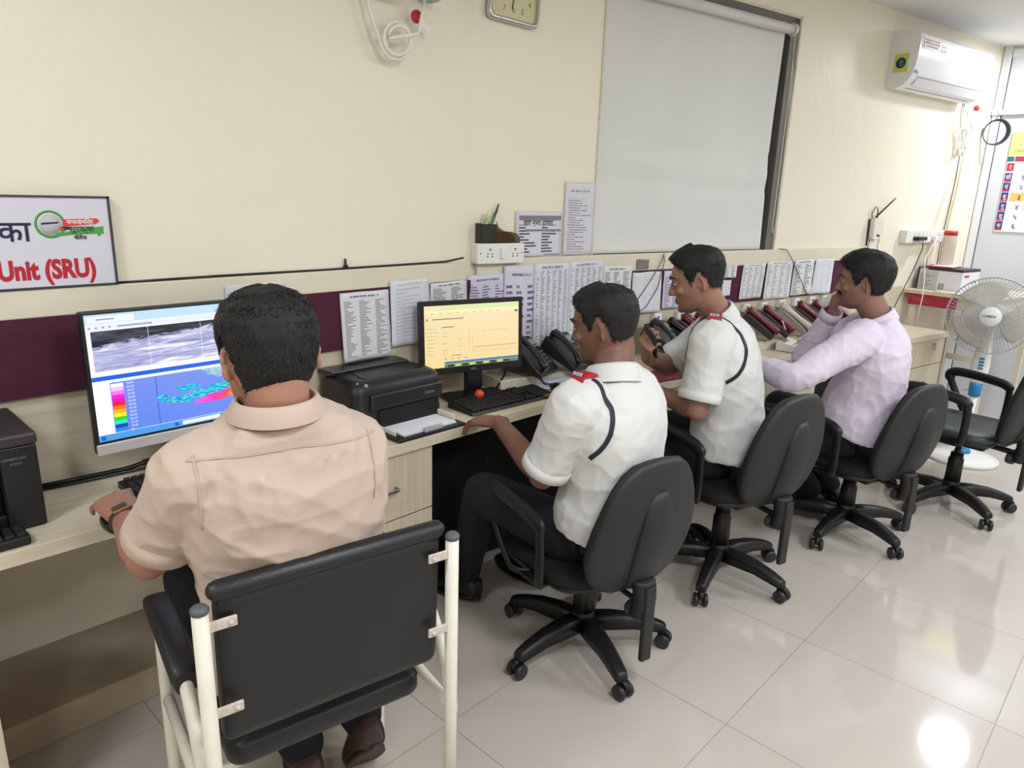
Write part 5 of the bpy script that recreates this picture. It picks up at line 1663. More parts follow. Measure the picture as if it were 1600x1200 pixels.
# head profile: z -> (front y, back y, half width)
HEAD = [(-.118, (.056, .030, .014)), (-.110, (.070, .012, .032)), (-.092, (.082, -.018, .051)), (-.066, (.086, -.052, .062)), (-.045, (.085, -.074, .068)), (-.02, (.086, -.090, .073)), (.01, (.087, -.100, .076)), (.035, (.092, -.103, .0765)), (.06, (.086, -.099, .073)), (.083, (.068, -.084, .062)), (.100, (.042, -.060, .046)), (.109, (.015, -.033, .026)), (.112, (-.004, -.014, .008))]


def headpt(th, z, t=0):
    yf, yb, w = interp(HEAD, z)
    yc = (yf + yb) / 2; hd = (yf - yb) / 2
    s, c = math.sin(th), math.cos(th)
    x = w * math.copysign(abs(s) ** .88, s)
    y = yc + hd * math.copysign(abs(c) ** .92, c)
    p = V((x, y, z))
    if t:
        n = V((s / max(w, .01), c / max(hd, .01), 0)).normalized()
        k = max(0, (z - .03) / .082)
        n = (n * math.sqrt(max(0, 1 - min(k, 1) ** 2 * .98)) + V((0, 0, min(k, 1)))).normalized()
        p = p + n * t
    # eye sockets
    if not t:
        for ex in (-.031, .031):
            d = (x - ex) ** 2 / .00028 + (z - .008) ** 2 / .00014
            if y > 0: p.y -= .009 * math.exp(-d)
        if y > 0: p.y -= .004 * math.exp(-((abs(x) - .05) ** 2 / .0003 + (z + .05) ** 2 / .0006))
    return p


def head_shape(b, M, nose=1.0, lips=1.0, chin=1.0):
    zs = [-.118 + .23 * (1 - math.cos(math.pi * k / 40)) / 2 for k in range(41)]
    b.loft([[headpt(2 * math.pi * j / 44, z) for j in range(44)] for z in zs], 0, True, M)
    # nose
    b.tube([(0, .084, .018), (0, .093, .0), (0, .101, -.018), (0, .1045, -.030)], [.0075, .0085, .0100, .0115], 10, 0, M, dome=True)
    for s in (-1, 1):
        b.ball((s * .0115, .092, -.033), .0088, 0, M, 8)
        b.tube([(s * .012, .0935, .026), (s * .03, .091, .030), (s * .045, .080, .026)], [.006, .007, .005], 8, 0, M, dome=True)  # brow ridge
        b.ball((s * .046, .066, -.022), .018, 0, M, 8, (1, .8, .9))   # cheek bone
        b.ball((s * .031, .0765, .0085), .0125, 0, M, 8, (1.25, .9, .85))  # lids
        # ear
        E_ = M @ Matrix.Scale(1, 4) @ frameM((s * .073, -.008, -.008), V((s * .35, -.93, 0)).normalized(), (0, .18, .98), V((s * .93, .35, 0)).normalized()) @ Matrix.Scale(.86, 4)
        rim = [V((.012 + .014 * math.cos(a) * (1.05 if math.sin(a) > 0 else .7), .031 * math.sin(a), .006 + .006 * math.cos(a))) for a in [2 * math.pi * k / 20 for k in range(20)]]
        b.tube(rim, [.0052 if math.sin(2 * math.pi * k / 20) > -.4 else .0068 for k in range(20)], 8, 0, E_, True)
        b.ball((.010, .0, .001), .014, 0, E_, 8, (.9, 1.8, .35))
        b.ball((-.002, -.004, .007), .006, 0, E_, 6)
    b.tube([(-.022, .0815, -.0595), (-.01, .0895, -.0565), (0, .0905, -.0575), (.01, .0895, -.0565), (.022, .0815, -.0595)], [.003, .0052, .005, .0052, .003], 8, 0, M, dome=True)
    b.tube([(-.020, .0805, -.0655), (-.008, .0885, -.0685), (.008, .0885, -.0685), (.020, .0805, -.0655)], [.003, .0058, .0058, .003], 8, 0, M, dome=True)
    b.ball((0, .074, -.098), .019 * chin, 0, M, 8, (1.2, .8, .8))


def hair_mask(th, z, back_low, line, side):
    "1 where hair grows"
    a = abs(math.atan2(math.sin(th), math.cos(th)))     # 0 front, pi back
    if a < .55: lo = line
    elif a < 1.05: lo = lerp(line, side + .03, (a - .55) / .5)
    elif a < 1.30: lo = lerp(side + .03, side - .035, (a - 1.05) / .25)
    elif a < 1.62: lo = lerp(side - .035, side + .02, (a - 1.30) / .32)
    elif a < 2.1: lo = lerp(side + .02, back_low + .015, (a - 1.62) / .48)
    else: lo = lerp(back_low + .015, back_low, (a - 2.1) / 1.04)
    return max(0, min(1, (z - lo) / .012))


def hair_shape(M, root, off, top=.022, sides=.010, back_low=-.07, line=.068, side=.02, quiff=.0, hm=None, strands=1500, seed=1, part=0, L=.016, name='hair'):
    rnd = random.Random(seed)
    b = MB()
    zs = [-.10 + .212 * (1 - math.cos(math.pi * k / 46)) / 2 for k in range(47)]

    def thick(th, z):
        m = hair_mask(th, z, back_low, line, side)
        k = max(0, min(1, (z - .0) / .085))
        t = lerp(sides * max(.35, min(1, (z + .09) / .07)), top, k ** 1.3)
        c = math.cos(th)
        t += quiff * max(0, c) ** 2 * max(0, min(1, (z - .055) / .04))
        t += .0055 * noise.noise((math.sin(th) * 3, math.cos(th) * 3 + seed, z * 28)) * k + .002 * noise.noise((math.sin(th) * 12 + seed, math.cos(th) * 12, z * 60))
        return t * m - .006 * (1 - m), m
    n = 64
    rings = []
    for z in zs:
        rings.append([headpt(2 * math.pi * j / n, z, thick(2 * math.pi * j / n, z)[0]) for j in range(n)])
    b.loft(rings, 0, True, M)
    # short locks along the surface, for a hairy edge
    vs, fs = [], []
    for _ in range(strands):
        th = rnd.uniform(0, 2 * math.pi); z = rnd.uniform(-.09, .104)
        t, m = thick(th, z)
        if m < .05 or (m < .5 and rnd.random() > m): continue
        p = headpt(th, z, max(t - .003, .0005))
        nrm = (headpt(th, z, t + .01) - headpt(th, z, t)).normalized()
        down = V((0, 0, -1)) - nrm * V((0, 0, -1)).dot(nrm)
        if down.length < .3: down = V((part + .2 * rnd.uniform(-1, 1), .6, 0))
        fl = (down.normalized() * (.75 if z < .07 else .3) + nrm * rnd.uniform(.03, .22) + V((part * .5 * max(0, z / .1), (.9 * quiff / .02 if z > .06 else 0), 0)) + V((rnd.uniform(-.22, .22), rnd.uniform(-.22, .22), rnd.uniform(-.12, .12)))).normalized()
        l = L * rnd.uniform(.5, 1.1) * (.5 if z < -.02 else 1)
        sdv = fl.cross(nrm).normalized() * rnd.uniform(.0009, .0018)
        o = len(vs)
        mid = p + fl * l * .55 + nrm * .0012
        vs += [p - sdv, p + sdv, mid + sdv * .8, mid - sdv * .8, p + fl * l]
        fs += [[o, o + 1, o + 2, o + 3], [o + 3, o + 2, o + 4]]
    b.add(vs, fs, 0, True, M)
    b.v = [p - off for p in b.v]
    return b.build(name, hm, root, weld=False)


def hand_shape(b, W, d, n, t, curl=(20, 22, 25, 30), spread=1.0, thumb=(.62, .72, -.25), tc=18, s=1.0, mid=None):
    "W wrist, d to the fingers, n out of the back of the hand, t towards the thumb"
    d = V(d).normalized(); n = (V(n) - d * V(n).dot(d)).normalized(); t0 = V(t)
    t = d.cross(n)
    if t.dot(t0) < 0: t = -t
    def P(x, y, z=0): return W + (t * x + d * y + n * z) * s
    rings = []
    for y, hw, hh, xo in ((-.03, .027, .020, 0), (0, .029, .019, 0), (.025, .036, .018, .003), (.055, .041, .0155, .002), (.08, .042, .013, 0), (.098, .039, .0105, 0)):
        rings.append([P(xo + hw * math.copysign(abs(math.cos(a)) ** .75, math.cos(a)), y, hh * math.copysign(abs(math.sin(a)) ** .8, math.sin(a))) for a in [2 * math.pi * k / 18 for k in range(18)]])
    b.loft(rings)
    for i, (x, L, r, y0) in enumerate(((.031, .072, .0086, .090), (.0105, .080, .0088, .094), (-.0105, .074, .0084, .091), (-.030, .060, .0076, .084))):
        ang = (x * 5.0) * spread
        dd = (d * math.cos(ang) + t * math.sin(ang))
        p = P(x, y0 - .012, -.001)
        pts, rs = [P(x * .92, y0 - .035, 0), p], [r, r * 1.05]
        a = 0
        for j, (f, cw_) in enumerate(((.46, .8), (.30, 1.15), (.24, .8))):
            a += R(curl[i]) * cw_
            v = dd * math.cos(a) - n * math.sin(a)
            p = p + v * (L * f + (.012 if j == 0 else 0)) * s
            pts.append(p); rs.append(r * (.98, .90, .74)[j])
        b.tube(catmull([V(q) for q in pts], 3), [lerp(rs[min(k // 3, len(rs) - 1)], rs[min(k // 3 + 1, len(rs) - 1)], (k % 3) / 3) * s for k in range(3 * (len(pts) - 1) + 1)], 10, dome=True)
    p = P(.024, .020, -.004)
    td = (d * thumb[0] + t * thumb[1] + n * thumb[2]).normalized()
    pts = [P(.010, .008, -.003), p, p + td * .040 * s]
    td2 = (td + d * math.sin(R(tc)) * .8 - n * math.sin(R(tc)) * .25).normalized()
    pts += [pts[-1] + td2 * .030 * s, pts[-1] + td2 * .030 * s + (td2 + d * .2).normalized() * .022 * s]
    b.tube(catmull(pts, 3), [lerp([.014, .0135, .0115, .0098, .0078][min(k // 3, 4)], [.014, .0135, .0115, .0098, .0078][min(k // 3 + 1, 4)], (k % 3) / 3) * s for k in range(13)], 10, dome=True)


def ik(S, W, l1, l2, pole):
    d = W - S; L = d.length; dn = d / L; Lc = min(L, l1 + l2 - .002)
    a = (l1 * l1 - l2 * l2 + Lc * Lc) / (2 * Lc); h = math.sqrt(max(0, l1 * l1 - a * a))
    p = V(pole); p = (p - dn * p.dot(dn)).normalized()
    return S + dn * a + p * h


def skin_mat(name, rgb, dark):
    m = mat(name, rgb, .48, sub=.06, bump=.04, bscale=160)
    nt, b = nodes_of(m)
    at = nt.nodes.new('ShaderNodeVertexColor'); at.layer_name = 'tone'
    q = NB(nt)
    x, y, z, o = q.co()
    n = q.noise(o, 14, 4)
    c = q.mix(q.m('MULTIPLY', n, .7), rgba(rgb), rgba(dark))
    mx = nt.nodes.new('ShaderNodeMix'); mx.data_type = 'RGBA'; mx.blend_type = 'MULTIPLY'
    mx.inputs[0].default_value = 1
    nt.links.new(c, mx.inputs[6]); nt.links.new(at.outputs[0], mx.inputs[7]); nt.links.new(mx.outputs[2], b.inputs['Base Color'])
    return m


def cloth_mat(name, rgb, rough=.75, weave=.12):
    m = mat(name, rgb, rough, sheen=0 if sum(rgb) < 200 else .1)
    nt, b = nodes_of(m)
    q = NB(nt)
    x, y, z, o = q.co()
    n = q.noise(o, 900, 2); n2 = q.noise(q.vec(q.m('MULTIPLY', x, 14), q.m('MULTIPLY', y, 14), q.m('MULTIPLY', z, 26)), 1, 4, .8)
    h = q.m('ADD', q.m('MULTIPLY', n, .06), q.m('MULTIPLY', n2, 1.0))
    bp = nt.nodes.new('ShaderNodeBump'); bp.inputs['Strength'].default_value = weave; bp.inputs['Distance'].default_value = .02
    nt.links.new(h, bp.inputs['Height']); nt.links.new(bp.outputs[0], b.inputs['Normal'])
    return m


M_hair = mat('black_hair', (13, 12, 13), .62, nz=.25, nscale=150, bump=.35, bscale=260)
M_eye = mat('eye_white', (214, 206, 200), .25)
M_iris = mat('dark_iris', (34, 22, 18), .2)
M_trou = cloth_mat('dark_navy_cloth', (15, 16, 25), .9)
M_shoe = mat('black_leather', (26, 24, 24), .4, bump=.1, bscale=200)


class Person:
    gather = False
    yoke = .86

    def __init__(s, label, **k):
        s.__dict__.update(k)
        s.root = thing('person', label, 'person', (s.hip.x, s.hip.y, 0))
        s.off = V((s.hip.x, s.hip.y, 0))
        s.sm = (s.shL + s.shR) / 2
        s.rt = (s.shR - s.shL).normalized()

    def spine(s, t):
        # curve hips -> neck through a control point that bows the back
        h, n = s.hip, s.neck
        c = (h + n) / 2 + s.bow
        return h * (1 - t) ** 2 + c * 2 * t * (1 - t) + n * t * t

    def ring(s, t, w, d, belly=0, n=32, e=.85):
        p = s.spine(max(min(t, 1), 0)); tan = (s.spine(min(t + .02, 1)) - s.spine(max(t - .02, 0))).normalized()
        if t < 0: p = p + tan * t * (s.neck - s.hip).length
        if t > 1: p = p + tan * (t - 1) * (s.neck - s.hip).length
        r = lerp(s.hr, s.rt, max(0, min(1, t * 1.15))); r = (r - tan * r.dot(tan)).normalized()
        f = tan.cross(r) * -1
        if f.dot(s.fw) < 0: f = -f
        out = []
        for k in range(n):
            a = 2 * math.pi * k / n
            c, q = math.cos(a), math.sin(a)
            dd = d * (1 + (belly / d if q > 0 else 0))
            out.append(p + r * w * math.copysign(abs(c) ** e, c) + f * dd * math.copysign(abs(q) ** e, q))
        return out

    def torso(s, b, g, lo=-.1, hi=1.04, scale=1.0):
        tab = [(-.10, (.150, .105, .0)), (0, (.172, .125, .02)), (.15, (.172, .122, .035)), (.32, (.162, .112, .04)), (.5, (.170, .112, .025)), (.68, (.182, .115, .01)), (.80, (.180, .108, .0)), (.885, (.160, .090, 0)), (.94, (.125, .074, 0)), (.985, (.082, .062, 0)), (1.04, (.058, .056, 0))]
        R_ = []
        n = 26
        for k in range(n + 1):
            t = lerp(lo, hi, k / n)
            w, d, be = interp(tab, t)
            R_.append(s.ring(t, (w * s.bw + g) * scale, (d * s.bd + g) * scale, be * s.belly))
        b.loft(R_)

    def build(s):
        hm = frameM(s.head, s.hrt, s.hf, s.hup)
        s.hm = hm
        # ------- body: head, neck, trunk, arms, hands in one skin
        b = MB()
        head_shape(b, hm)
        b.tube(catmull([s.neck + V((0, 0, -.04)), s.neck + V((0, 0, .01)), hm @ V((0, -.028, -.075)), hm @ V((0, -.02, -.02))], 4), s.nr, 20)
        s.torso(b, -.014, .28, 1.0)
        for S, E_, W_, r in ((s.shL, s.elL, s.wrL, 1), (s.shR, s.elR, s.wrR, 1)):
            b.tube(catmull([lerp(S, s.sm, .25), S, lerp(S, E_, .45), E_], 4), [lerp(.056, .043, k / 12) * s.arm for k in range(13)], 16, dome=True)
            b.tube(catmull([lerp(E_, S, .06), lerp(E_, W_, .25), lerp(E_, W_, .65), W_], 4), [lerp(q0, q1, (k % 4) / 4) * s.arm for k in range(12) for q0, q1 in [[(.042, .043), (.043, .035), (.035, .0275)][k // 4]]] + [.0275 * s.arm], 16, dome=True)
        s.hands(b, s)
        me = remeshed(b, s.vox, 3)
        # tone: lips, beard area, around the eyes
        inv = hm.inverted()
        ca = me.color_attributes.new('tone', 'FLOAT_COLOR', 'POINT')
        for v in me.vertices:
            p = inv @ v.co
            c = V((1, 1, 1))
            if p.length < .2 and p.y > -.02:
                lip = math.exp(-((p.x / .022) ** 4 + ((p.z + .0625) / .0075) ** 2)) * (p.y > .07)
                c = c.lerp(V((.80, .52, .50)), min(1, lip * 1.1))
                be = max(0, min(1, (-.03 - p.z) / .02)) * max(0, min(1, (p.y + .0) / .03)) * (1 - min(1, lip * 2)) * (p.z > -.13)
                c = c.lerp(V((.66, .66, .70)), be * s.stub)
                for ex in (-.031, .031):
                    ey = math.exp(-(((p.x - ex) / .016) ** 2 + ((p.z - .009) / .009) ** 2)) * (p.y > .05)
                    c = c.lerp(V((.62, .55, .52)), ey * .7)
            ca.data[v.index].color = (*c, 1)
        s.bodyo = place(me, 'body', s.skin, s.root, s.off)
        # ------- eyes, brows
        for sg in (-1, 1):
            if s.eyes:
                e = MB(); e.ball((sg * .031, .0775, .0045), .0108, 0, hm, 10, (1.25, 1, .36)); e.ball((sg * .031 + s.gaze[0] * .004, .0868, .0042 + s.gaze[1] * .001), .0046, 1, hm, 8, (1.1, .8, .8))
                e.v = [p - s.off for p in e.v]; e.build('eye', [M_eye, M_iris], s.root)
            e = MB(); e.tube([hm @ V((sg * x, y, z)) - s.off for x, y, z in ((.012, .0985, .0265), (.028, .0965, .0325), (.044, .0855, .0315), (.052, .0755, .026))], [.0028, .0038, .0034, .0018], 8, dome=True, flat=(1, 1)); e.build('eyebrow', M_hair, s.root)
        hair_shape(hm, s.root, s.off, hm=M_hair, **s.hair)
        # ------- shirt
        b = MB()
        s.torso(b, .012, s.hem, 1.0)
        for S, E_, W_ in ((s.shL, s.elL, s.wrL), (s.shR, s.elR, s.wrR)):
            if s.long:
                b.tube(catmull([lerp(S, s.sm, .42), S, lerp(S, E_, .5), E_, lerp(E_, W_, .5), lerp(E_, W_, .93)], 4), [x * s.slv for x in [.082, .082, .081, .08, .079, .078, .076, .073, .070, .068, .065, .062, .060, .058, .056, .054, .051, .048, .046, .045, .043]], 20)
            else:
                b.tube(catmull([lerp(S, s.sm, .42), S, lerp(S, E_, .4), lerp(S, E_, s.sleeve)], 4), [x * s.slv for x in [.080, .082, .083, .083, .083, .081, .079, .077, .075, .074, .0735, .0735, .074]], 24)
        me = remeshed(b, s.cvox, 4)
        rnd = s.seed
        me.update()
        nrm = [v.normal.copy() for v in me.vertices]
        for v, n_ in zip(me.vertices, nrm):
            p = v.co
            # folds: long ridges that follow the pull of the cloth
            h = 0
            for dirv, f, am in s.folds:
                u = V(dirv).normalized()
                q = p - u * p.dot(u) * .93
                a = noise.noise(q * f + V((rnd, 0, 0)))
                h += am * ((1 - abs(a)) ** 4 - .35)
            v.co = p + n_ * h
        for k in range(1):
            pass
        if s.gather:
            me.update()
            Lt = (s.neck - s.hip).length; ax = (s.neck - s.hip).normalized()
            for v in me.vertices:
                q = v.co - s.sm
                if v.normal.dot(s.fw) > -.1: continue
                u = q.dot(s.rt); d = s.yoke - (v.co - s.hip).dot(ax) / Lt - .02 * math.cos(u * 9)
                if d > 0 and .04 < abs(u) < .16:
                    v.co = v.co + v.normal * .0035 * math.sin(u * 2 * math.pi / .026 + 6 * noise.noise((u * 9, 0, 0))) * math.exp(-d / .07) * min(1, d / .01)
        me.update()
        s.bvh = None
        s.shirt = place(me, 'shirt', s.cloth, s.root, s.off)
        s.bvh = BVHTree.FromPolygons([v.co.copy() for v in me.vertices], [list(p.vertices) for p in me.polygons])
        # cuffs
        for S, E_, W_ in ((s.shL, s.elL, s.wrL), (s.shR, s.elR, s.wrR)):
            if s.long: c, d, r, L = lerp(E_, W_, .90), (W_ - E_).normalized(), .044 * s.slv, .05
            else: c, d, r, L = lerp(S, E_, s.sleeve - .06), (E_ - S).normalized(), .0760 * s.slv, .032
            c = c - s.off
            z = d; x = z.orthogonal().normalized(); y = z.cross(x)
            MB().lathe([(r - .006, -.001), (r + .002, 0), (r + .0035, L), (r + .001, L + .001), (r - .006, L - .001), (r - .006, .005)], 28, 0, frameM(c, x, y, z)).build('cuff', s.cloth, s.root)
        # collar
        up = (lerp(s.spine(1), hm @ V((0, -.03, -.05)), .6) - s.spine(.97)).normalized()
        f = (s.fw - up * s.fw.dot(up)).normalized(); r = f.cross(up).normalized()
        c = s.spine(1.0) - s.off + up * s.col[0]
        rings = []
        N = 40
        prof = [(.084, s.col[2]), (.081, s.col[2] + .012), (.073, .013), (.0675, .021), (.0635, .018), (.062, -.03)]
        for rr_, zz in prof:
            ring = []
            for k in range(N):
                a = 2 * math.pi * k / N
                bk_ = -math.sin(a)     # 1 at the back
                ring.append(c + r * rr_ * s.col[1] * math.cos(a) + f * rr_ * s.col[1] * 1.0 * math.sin(a) + up * (zz + .010 * bk_ - (.03 if bk_ < -.85 else 0)))
            rings.append(ring)
        MB().loft(rings, cap=False).build('collar', s.cloth, s.root)
        # ------- trousers and shoes
        b = MB()
        s.torso(b, .006, -.13, s.waist)
        for hp, kn, an in ((s.hpL, s.knL, s.anL), (s.hpR, s.knR, s.anR)):
            b.tube(catmull([hp, lerp(hp, kn, .4), lerp(hp, kn, .8), kn], 4), [lerp(.098, .068, k / 12) * s.leg for k in range(13)], 20, dome=True)
            b.tube(catmull([kn, lerp(kn, an, .3), lerp(kn, an, .7), lerp(kn, an, .97)], 4), [lerp(.068, .058, k / 12) * s.leg for k in range(13)], 20, dome=True)
        me = remeshed(b, .009, 4)
        for v in me.vertices:
            a = noise.noise(v.co * 11 + V((s.seed, 3, 0))); v.co = v.co + v.normal * .005 * ((1 - abs(a)) ** 3 - .4)
        place(me, 'trousers', s.trou, s.root, s.off)
        for an, toe in ((s.anL, s.toeL), (s.anR, s.toeR)):
            d = V(toe).normalized(); up_ = V((0, 0, 1)) - d * d.z; up_.normalize(); x = d.cross(up_)
            rings = []
            for y, hw, z0, z1 in ((-.075, .02, .012, .05), (-.065, .034, 0, .075), (-.02, .038, 0, .095), (.04, .041, 0, .085), (.10, .048, 0, .062), (.15, .047, 0, .048), (.185, .036, .002, .038), (.20, .018, .008, .026)):
                ring = []
                for k in range(18):
                    a = 2 * math.pi * k / 18
                    ring.append(an - s.off + d * y + x * hw * math.copysign(abs(math.cos(a)) ** .7, math.cos(a)) + up_ * (-.085 + (z0 + z1) / 2 + (z1 - z0) / 2 * math.copysign(abs(math.sin(a)) ** .7, math.sin(a))))
                rings.append(ring)
            o = MB().loft(rings).build('shoe', s.shoe, s.root)
            sl = MB()
            ring2 = []
            for zz in (-.09, -.078):
                ring2.append([an - s.off + d * (.062 + .142 * math.sin(a)) + x * (.047 * math.cos(a) * (1 + .12 * math.sin(a))) + up_ * zz for a in [2 * math.pi * k / 24 for k in range(24)]])
            sl.loft(ring2); sl.build('sole', s.sole, o)
        return s

    def strip(s, pts, w, th, m, name, ray=None):
        "a band laid on the shirt along pts (world)"
        out, nn = [], []
        pts = catmull([V(p) for p in pts], 4)
        for p in pts:
            loc = None
            if ray: loc, n_, i, d = s.bvh.ray_cast(p - s.off, V(ray))
            if loc is None: loc, n_, i, d = s.bvh.find_nearest(p - s.off)
            out.append(loc + n_ * th * .5); nn.append(n_)
        for _ in range(5):
            out = [out[0]] + [(out[i - 1] + out[i] * 2 + out[i + 1]) / 4 for i in range(1, len(out) - 1)] + [out[-1]]
            nn = [nn[0]] + [(nn[i - 1] + nn[i] + nn[i + 1]).normalized() for i in range(1, len(nn) - 1)] + [nn[-1]]
        b = MB()
        rings = []
        N = len(out)
        for i in range(N):
            t = (out[min(i + 1, N - 1)] - out[max(i - 1, 0)])
            if t.length < 1e-6: continue
            t.normalize(); n_ = nn[i]; x = t.cross(n_).normalized()
            rings.append([out[i] + x * w / 2 + n_ * th, out[i] - x * w / 2 + n_ * th, out[i] - x * w / 2 - n_ * th, out[i] + x * w / 2 - n_ * th])
        b.loft(rings, smooth=False)
        return b.build(name, m, s.root)


def hdir(az, down=0, roll=0):
    "head axes: forward turned az from +Y (left positive), looking down by 'down', tilted by roll"
    a = R(az); f = V((-math.sin(a), math.cos(a), 0)); r = V((math.cos(a), math.sin(a), 0))
    Q = Matrix.Rotation(-R(down), 3, r)
    f2 = Q @ f; u2 = Q @ V((0, 0, 1))
    Q2 = Matrix.Rotation(R(roll), 3, f2)
    return dict(hf=f2, hup=Q2 @ u2, hrt=Q2 @ r)



FOLDS = [((1, .3, -.5), 13, .007), ((.2, 1, .4), 17, .004), ((.1, .1, 1), 26, .0022)]

# ---- the man in beige, seen from behind
m1_hand = lambda b, s: (hand_shape(b, s.wrL, V((.03, .95, .22)), V((-.22, -.25, .95)), V((1, 0, 0)), (30, 28, 27, 28), 1.7, (.55, .75, -.15)),
                        hand_shape(b, s.wrR, V((-.05, .99, -.12)), V((0, .1, 1)), V((-1, 0, 0)), (26, 28, 30, 34), 1.0))
p1 = Person('man in a beige shirt seen from behind, sitting at the big monitor',
            hip=V((.70, 1.315, .53)), neck=V((.612, 1.165, 1.15)), bow=V((0, -.035, 0)), fw=V((.18, .98, 0)), hr=V((.98, -.18, 0)),
            shL=V((.478, 1.215, 1.048)), shR=V((.758, 1.155, 1.045)), elL=V((.428, 1.355, .842)), wrL=V((.470, 1.615, .818)),
            elR=V((.86, 1.34, .83)), wrR=V((.85, 1.63, .795)), head=V((.615, 1.192, 1.252)), **hdir(-6, 6),
            hpL=V((.62, 1.36, .525)), hpR=V((.79, 1.33, .525)), knL=V((.64, 1.72, .56)), knR=V((.93, 1.68, .56)), anL=V((.78, 1.44, .12)), anR=V((.915, 1.37, .17)),
            toeL=(.3, .9, -.25), toeR=(.2, .62, -.75), bw=1.03, bd=1.02, belly=1.0, nr=.056, arm=1.0, leg=1.0, slv=.90, sleeve=.69, long=False, hem=-.06, waist=.05, vox=.004, cvox=.0055,
            skin=skin_mat('warm_brown_skin', (168, 122, 102), (150, 104, 86)), cloth=cloth_mat('beige_cloth', (192, 171, 156), .7, .10), trou=M_trou, shoe=mat('dark_brown_shoe', (62, 44, 40), .5), sole=mat('brown_sole', (74, 60, 54), .7, nz=.2, nscale=60),
            hands=m1_hand, stub=.5, eyes=True, gaze=(0, 0), seed=1, folds=[((1, -.2, -.55), 12, .006), ((.3, 1, .5), 15, .003), ((1, 0, .12), 15, .004)], gather=True, yoke=.925, col=(.010, 1.06, -.014),
            hair=dict(top=.014, sides=.007, back_low=-.085, line=.066, side=.02, strands=14000, seed=3, L=.010)).build()
# shirt yoke seam, arm seams
M_seam = cloth_mat('beige_seam', (182, 161, 146), .75, .1)
s = p1
sp = lambda t, w, back=.25: s.spine(t) + s.rt * w - s.fw * back
p1.strip([sp(.925 - .02 * abs(k) / 8, .0215 * k) for k in range(-8, 9)], .0045, .0014, M_seam, 'yoke_seam', s.fw)
for S, E_, sg in ((s.shL, s.elL, -1), (s.shR, s.elR, 1)):
    d = (E_ - S).normalized(); c = lerp(S, E_, .02) + s.rt * sg * .012
    p1.strip([c + V((0, 0, .10 * math.cos(a) - .02)) - s.fw * .25 + s.rt * sg * .0 for a in [R(40 + 12 * k) for k in range(8)]], .0045, .0014, M_seam, 'armhole_seam', s.fw)
# wrist watch
w = p1.wrL - s.off; d = (p1.wrL - p1.elL).normalized(); w = w - d * .012
y = (V((-.25, .1, 1)) - d * V((-.25, .1, 1)).dot(d)).normalized(); x = y.cross(d)
Mw = frameM(w, x, y, d)
b = MB(); b.loft([[V((q * .0325 * math.cos(a) * 1.02, q * .0285 * math.sin(a), z)) for a in [2 * math.pi * k / 32 for k in range(32)]] for q, z in ((.95, -.011), (1.06, -.010), (1.06, .010), (.95, .011))], 0, False, Mw)
wa = b.build('watch_strap', mat('dark_brown_strap', (50, 42, 44), .55), s.root)
b = MB().box((0, .033, 0), (.034, .008, .038), 0, Mw, .003); wc = b.build('watch_case', mat('rose_gold', (176, 140, 116), .25, .9), wa)
MB().box((0, .0375, 0), (.024, .002, .027), 0, Mw, .0005).build('watch_dial', mat('watch_dial', (74, 62, 58), .25), wc)
mo_ = thing('computer_mouse', 'dark mouse under the hand with the wrist watch', 'mouse', (.488, 1.745, .75))
MB().ball((0, 0, .012), .033, 0, None, 12, (1, 1.75, .85)).build('shell', M_blk2, mo_)

# ---- the man in white at the smaller monitor
M_white_cloth = cloth_mat('white_uniform_cloth', (211, 211, 208), .7, .10)
sk2 = skin_mat('deep_brown_skin', (126, 90, 72), (106, 74, 60))
m2_hand = lambda b, s: (hand_shape(b, s.wrL, V((-.22, .95, -.09)), V((-.1, .1, 1)), V((1, .1, 0)), (18, 22, 26, 30), .7, (.75, .5, -.3)),
                        hand_shape(b, s.wrR, V((.30, .94, -.12)), V((.05, .12, 1)), V((-1, .2, 0)), (22, 22, 24, 28), 1.3, (.6, .8, -.1)))
p2 = Person('man in a white uniform shirt typing at the smaller monitor',
            hip=V((1.775, 1.25, .49)), neck=V((1.725, 1.205, 1.035)), bow=V((.035, -.07, 0)), fw=V((-.06, 1, 0)), hr=V((1, .05, 0)),
            shL=V((1.565, 1.215, .952)), shR=V((1.875, 1.25, .955)), elL=V((1.562, 1.325, .708)), wrL=V((1.655, 1.61, .790)),
            elR=V((2.06, 1.42, .76)), wrR=V((2.165, 1.69, .785)), head=V((1.745, 1.258, 1.166)), **hdir(16, 10),
            hpL=V((1.69, 1.30, .475)), hpR=V((1.86, 1.30, .475)), knL=V((1.58, 1.60, .56)), knR=V((1.92, 1.70, .53)), anL=V((1.70, 1.82, .11)), anR=V((1.97, 1.72, .11)),
            toeL=(-.15, .98, -.03), toeR=(.1, .98, -.03), bw=1.0, bd=.98, belly=.6, nr=.058, arm=1.0, leg=1.0, slv=1.0, sleeve=.82, long=False, hem=.04, waist=.16, vox=.005, cvox=.0065,
            skin=sk2, cloth=M_white_cloth, trou=M_trou, shoe=M_shoe, sole=M_shoe, hands=m2_hand, stub=.6, eyes=True, gaze=(0, -.4), seed=5,
            folds=[((1, .2, -.6), 13, .0045), ((.2, 1, .5), 17, .003), ((.1, .1, 1), 20, .002)], col=(.002, 1.08, -.036),
            hair=dict(top=.017, sides=.003, back_low=-.058, line=.062, side=.022, quiff=.010, strands=9000, seed=9, L=.010)).build()

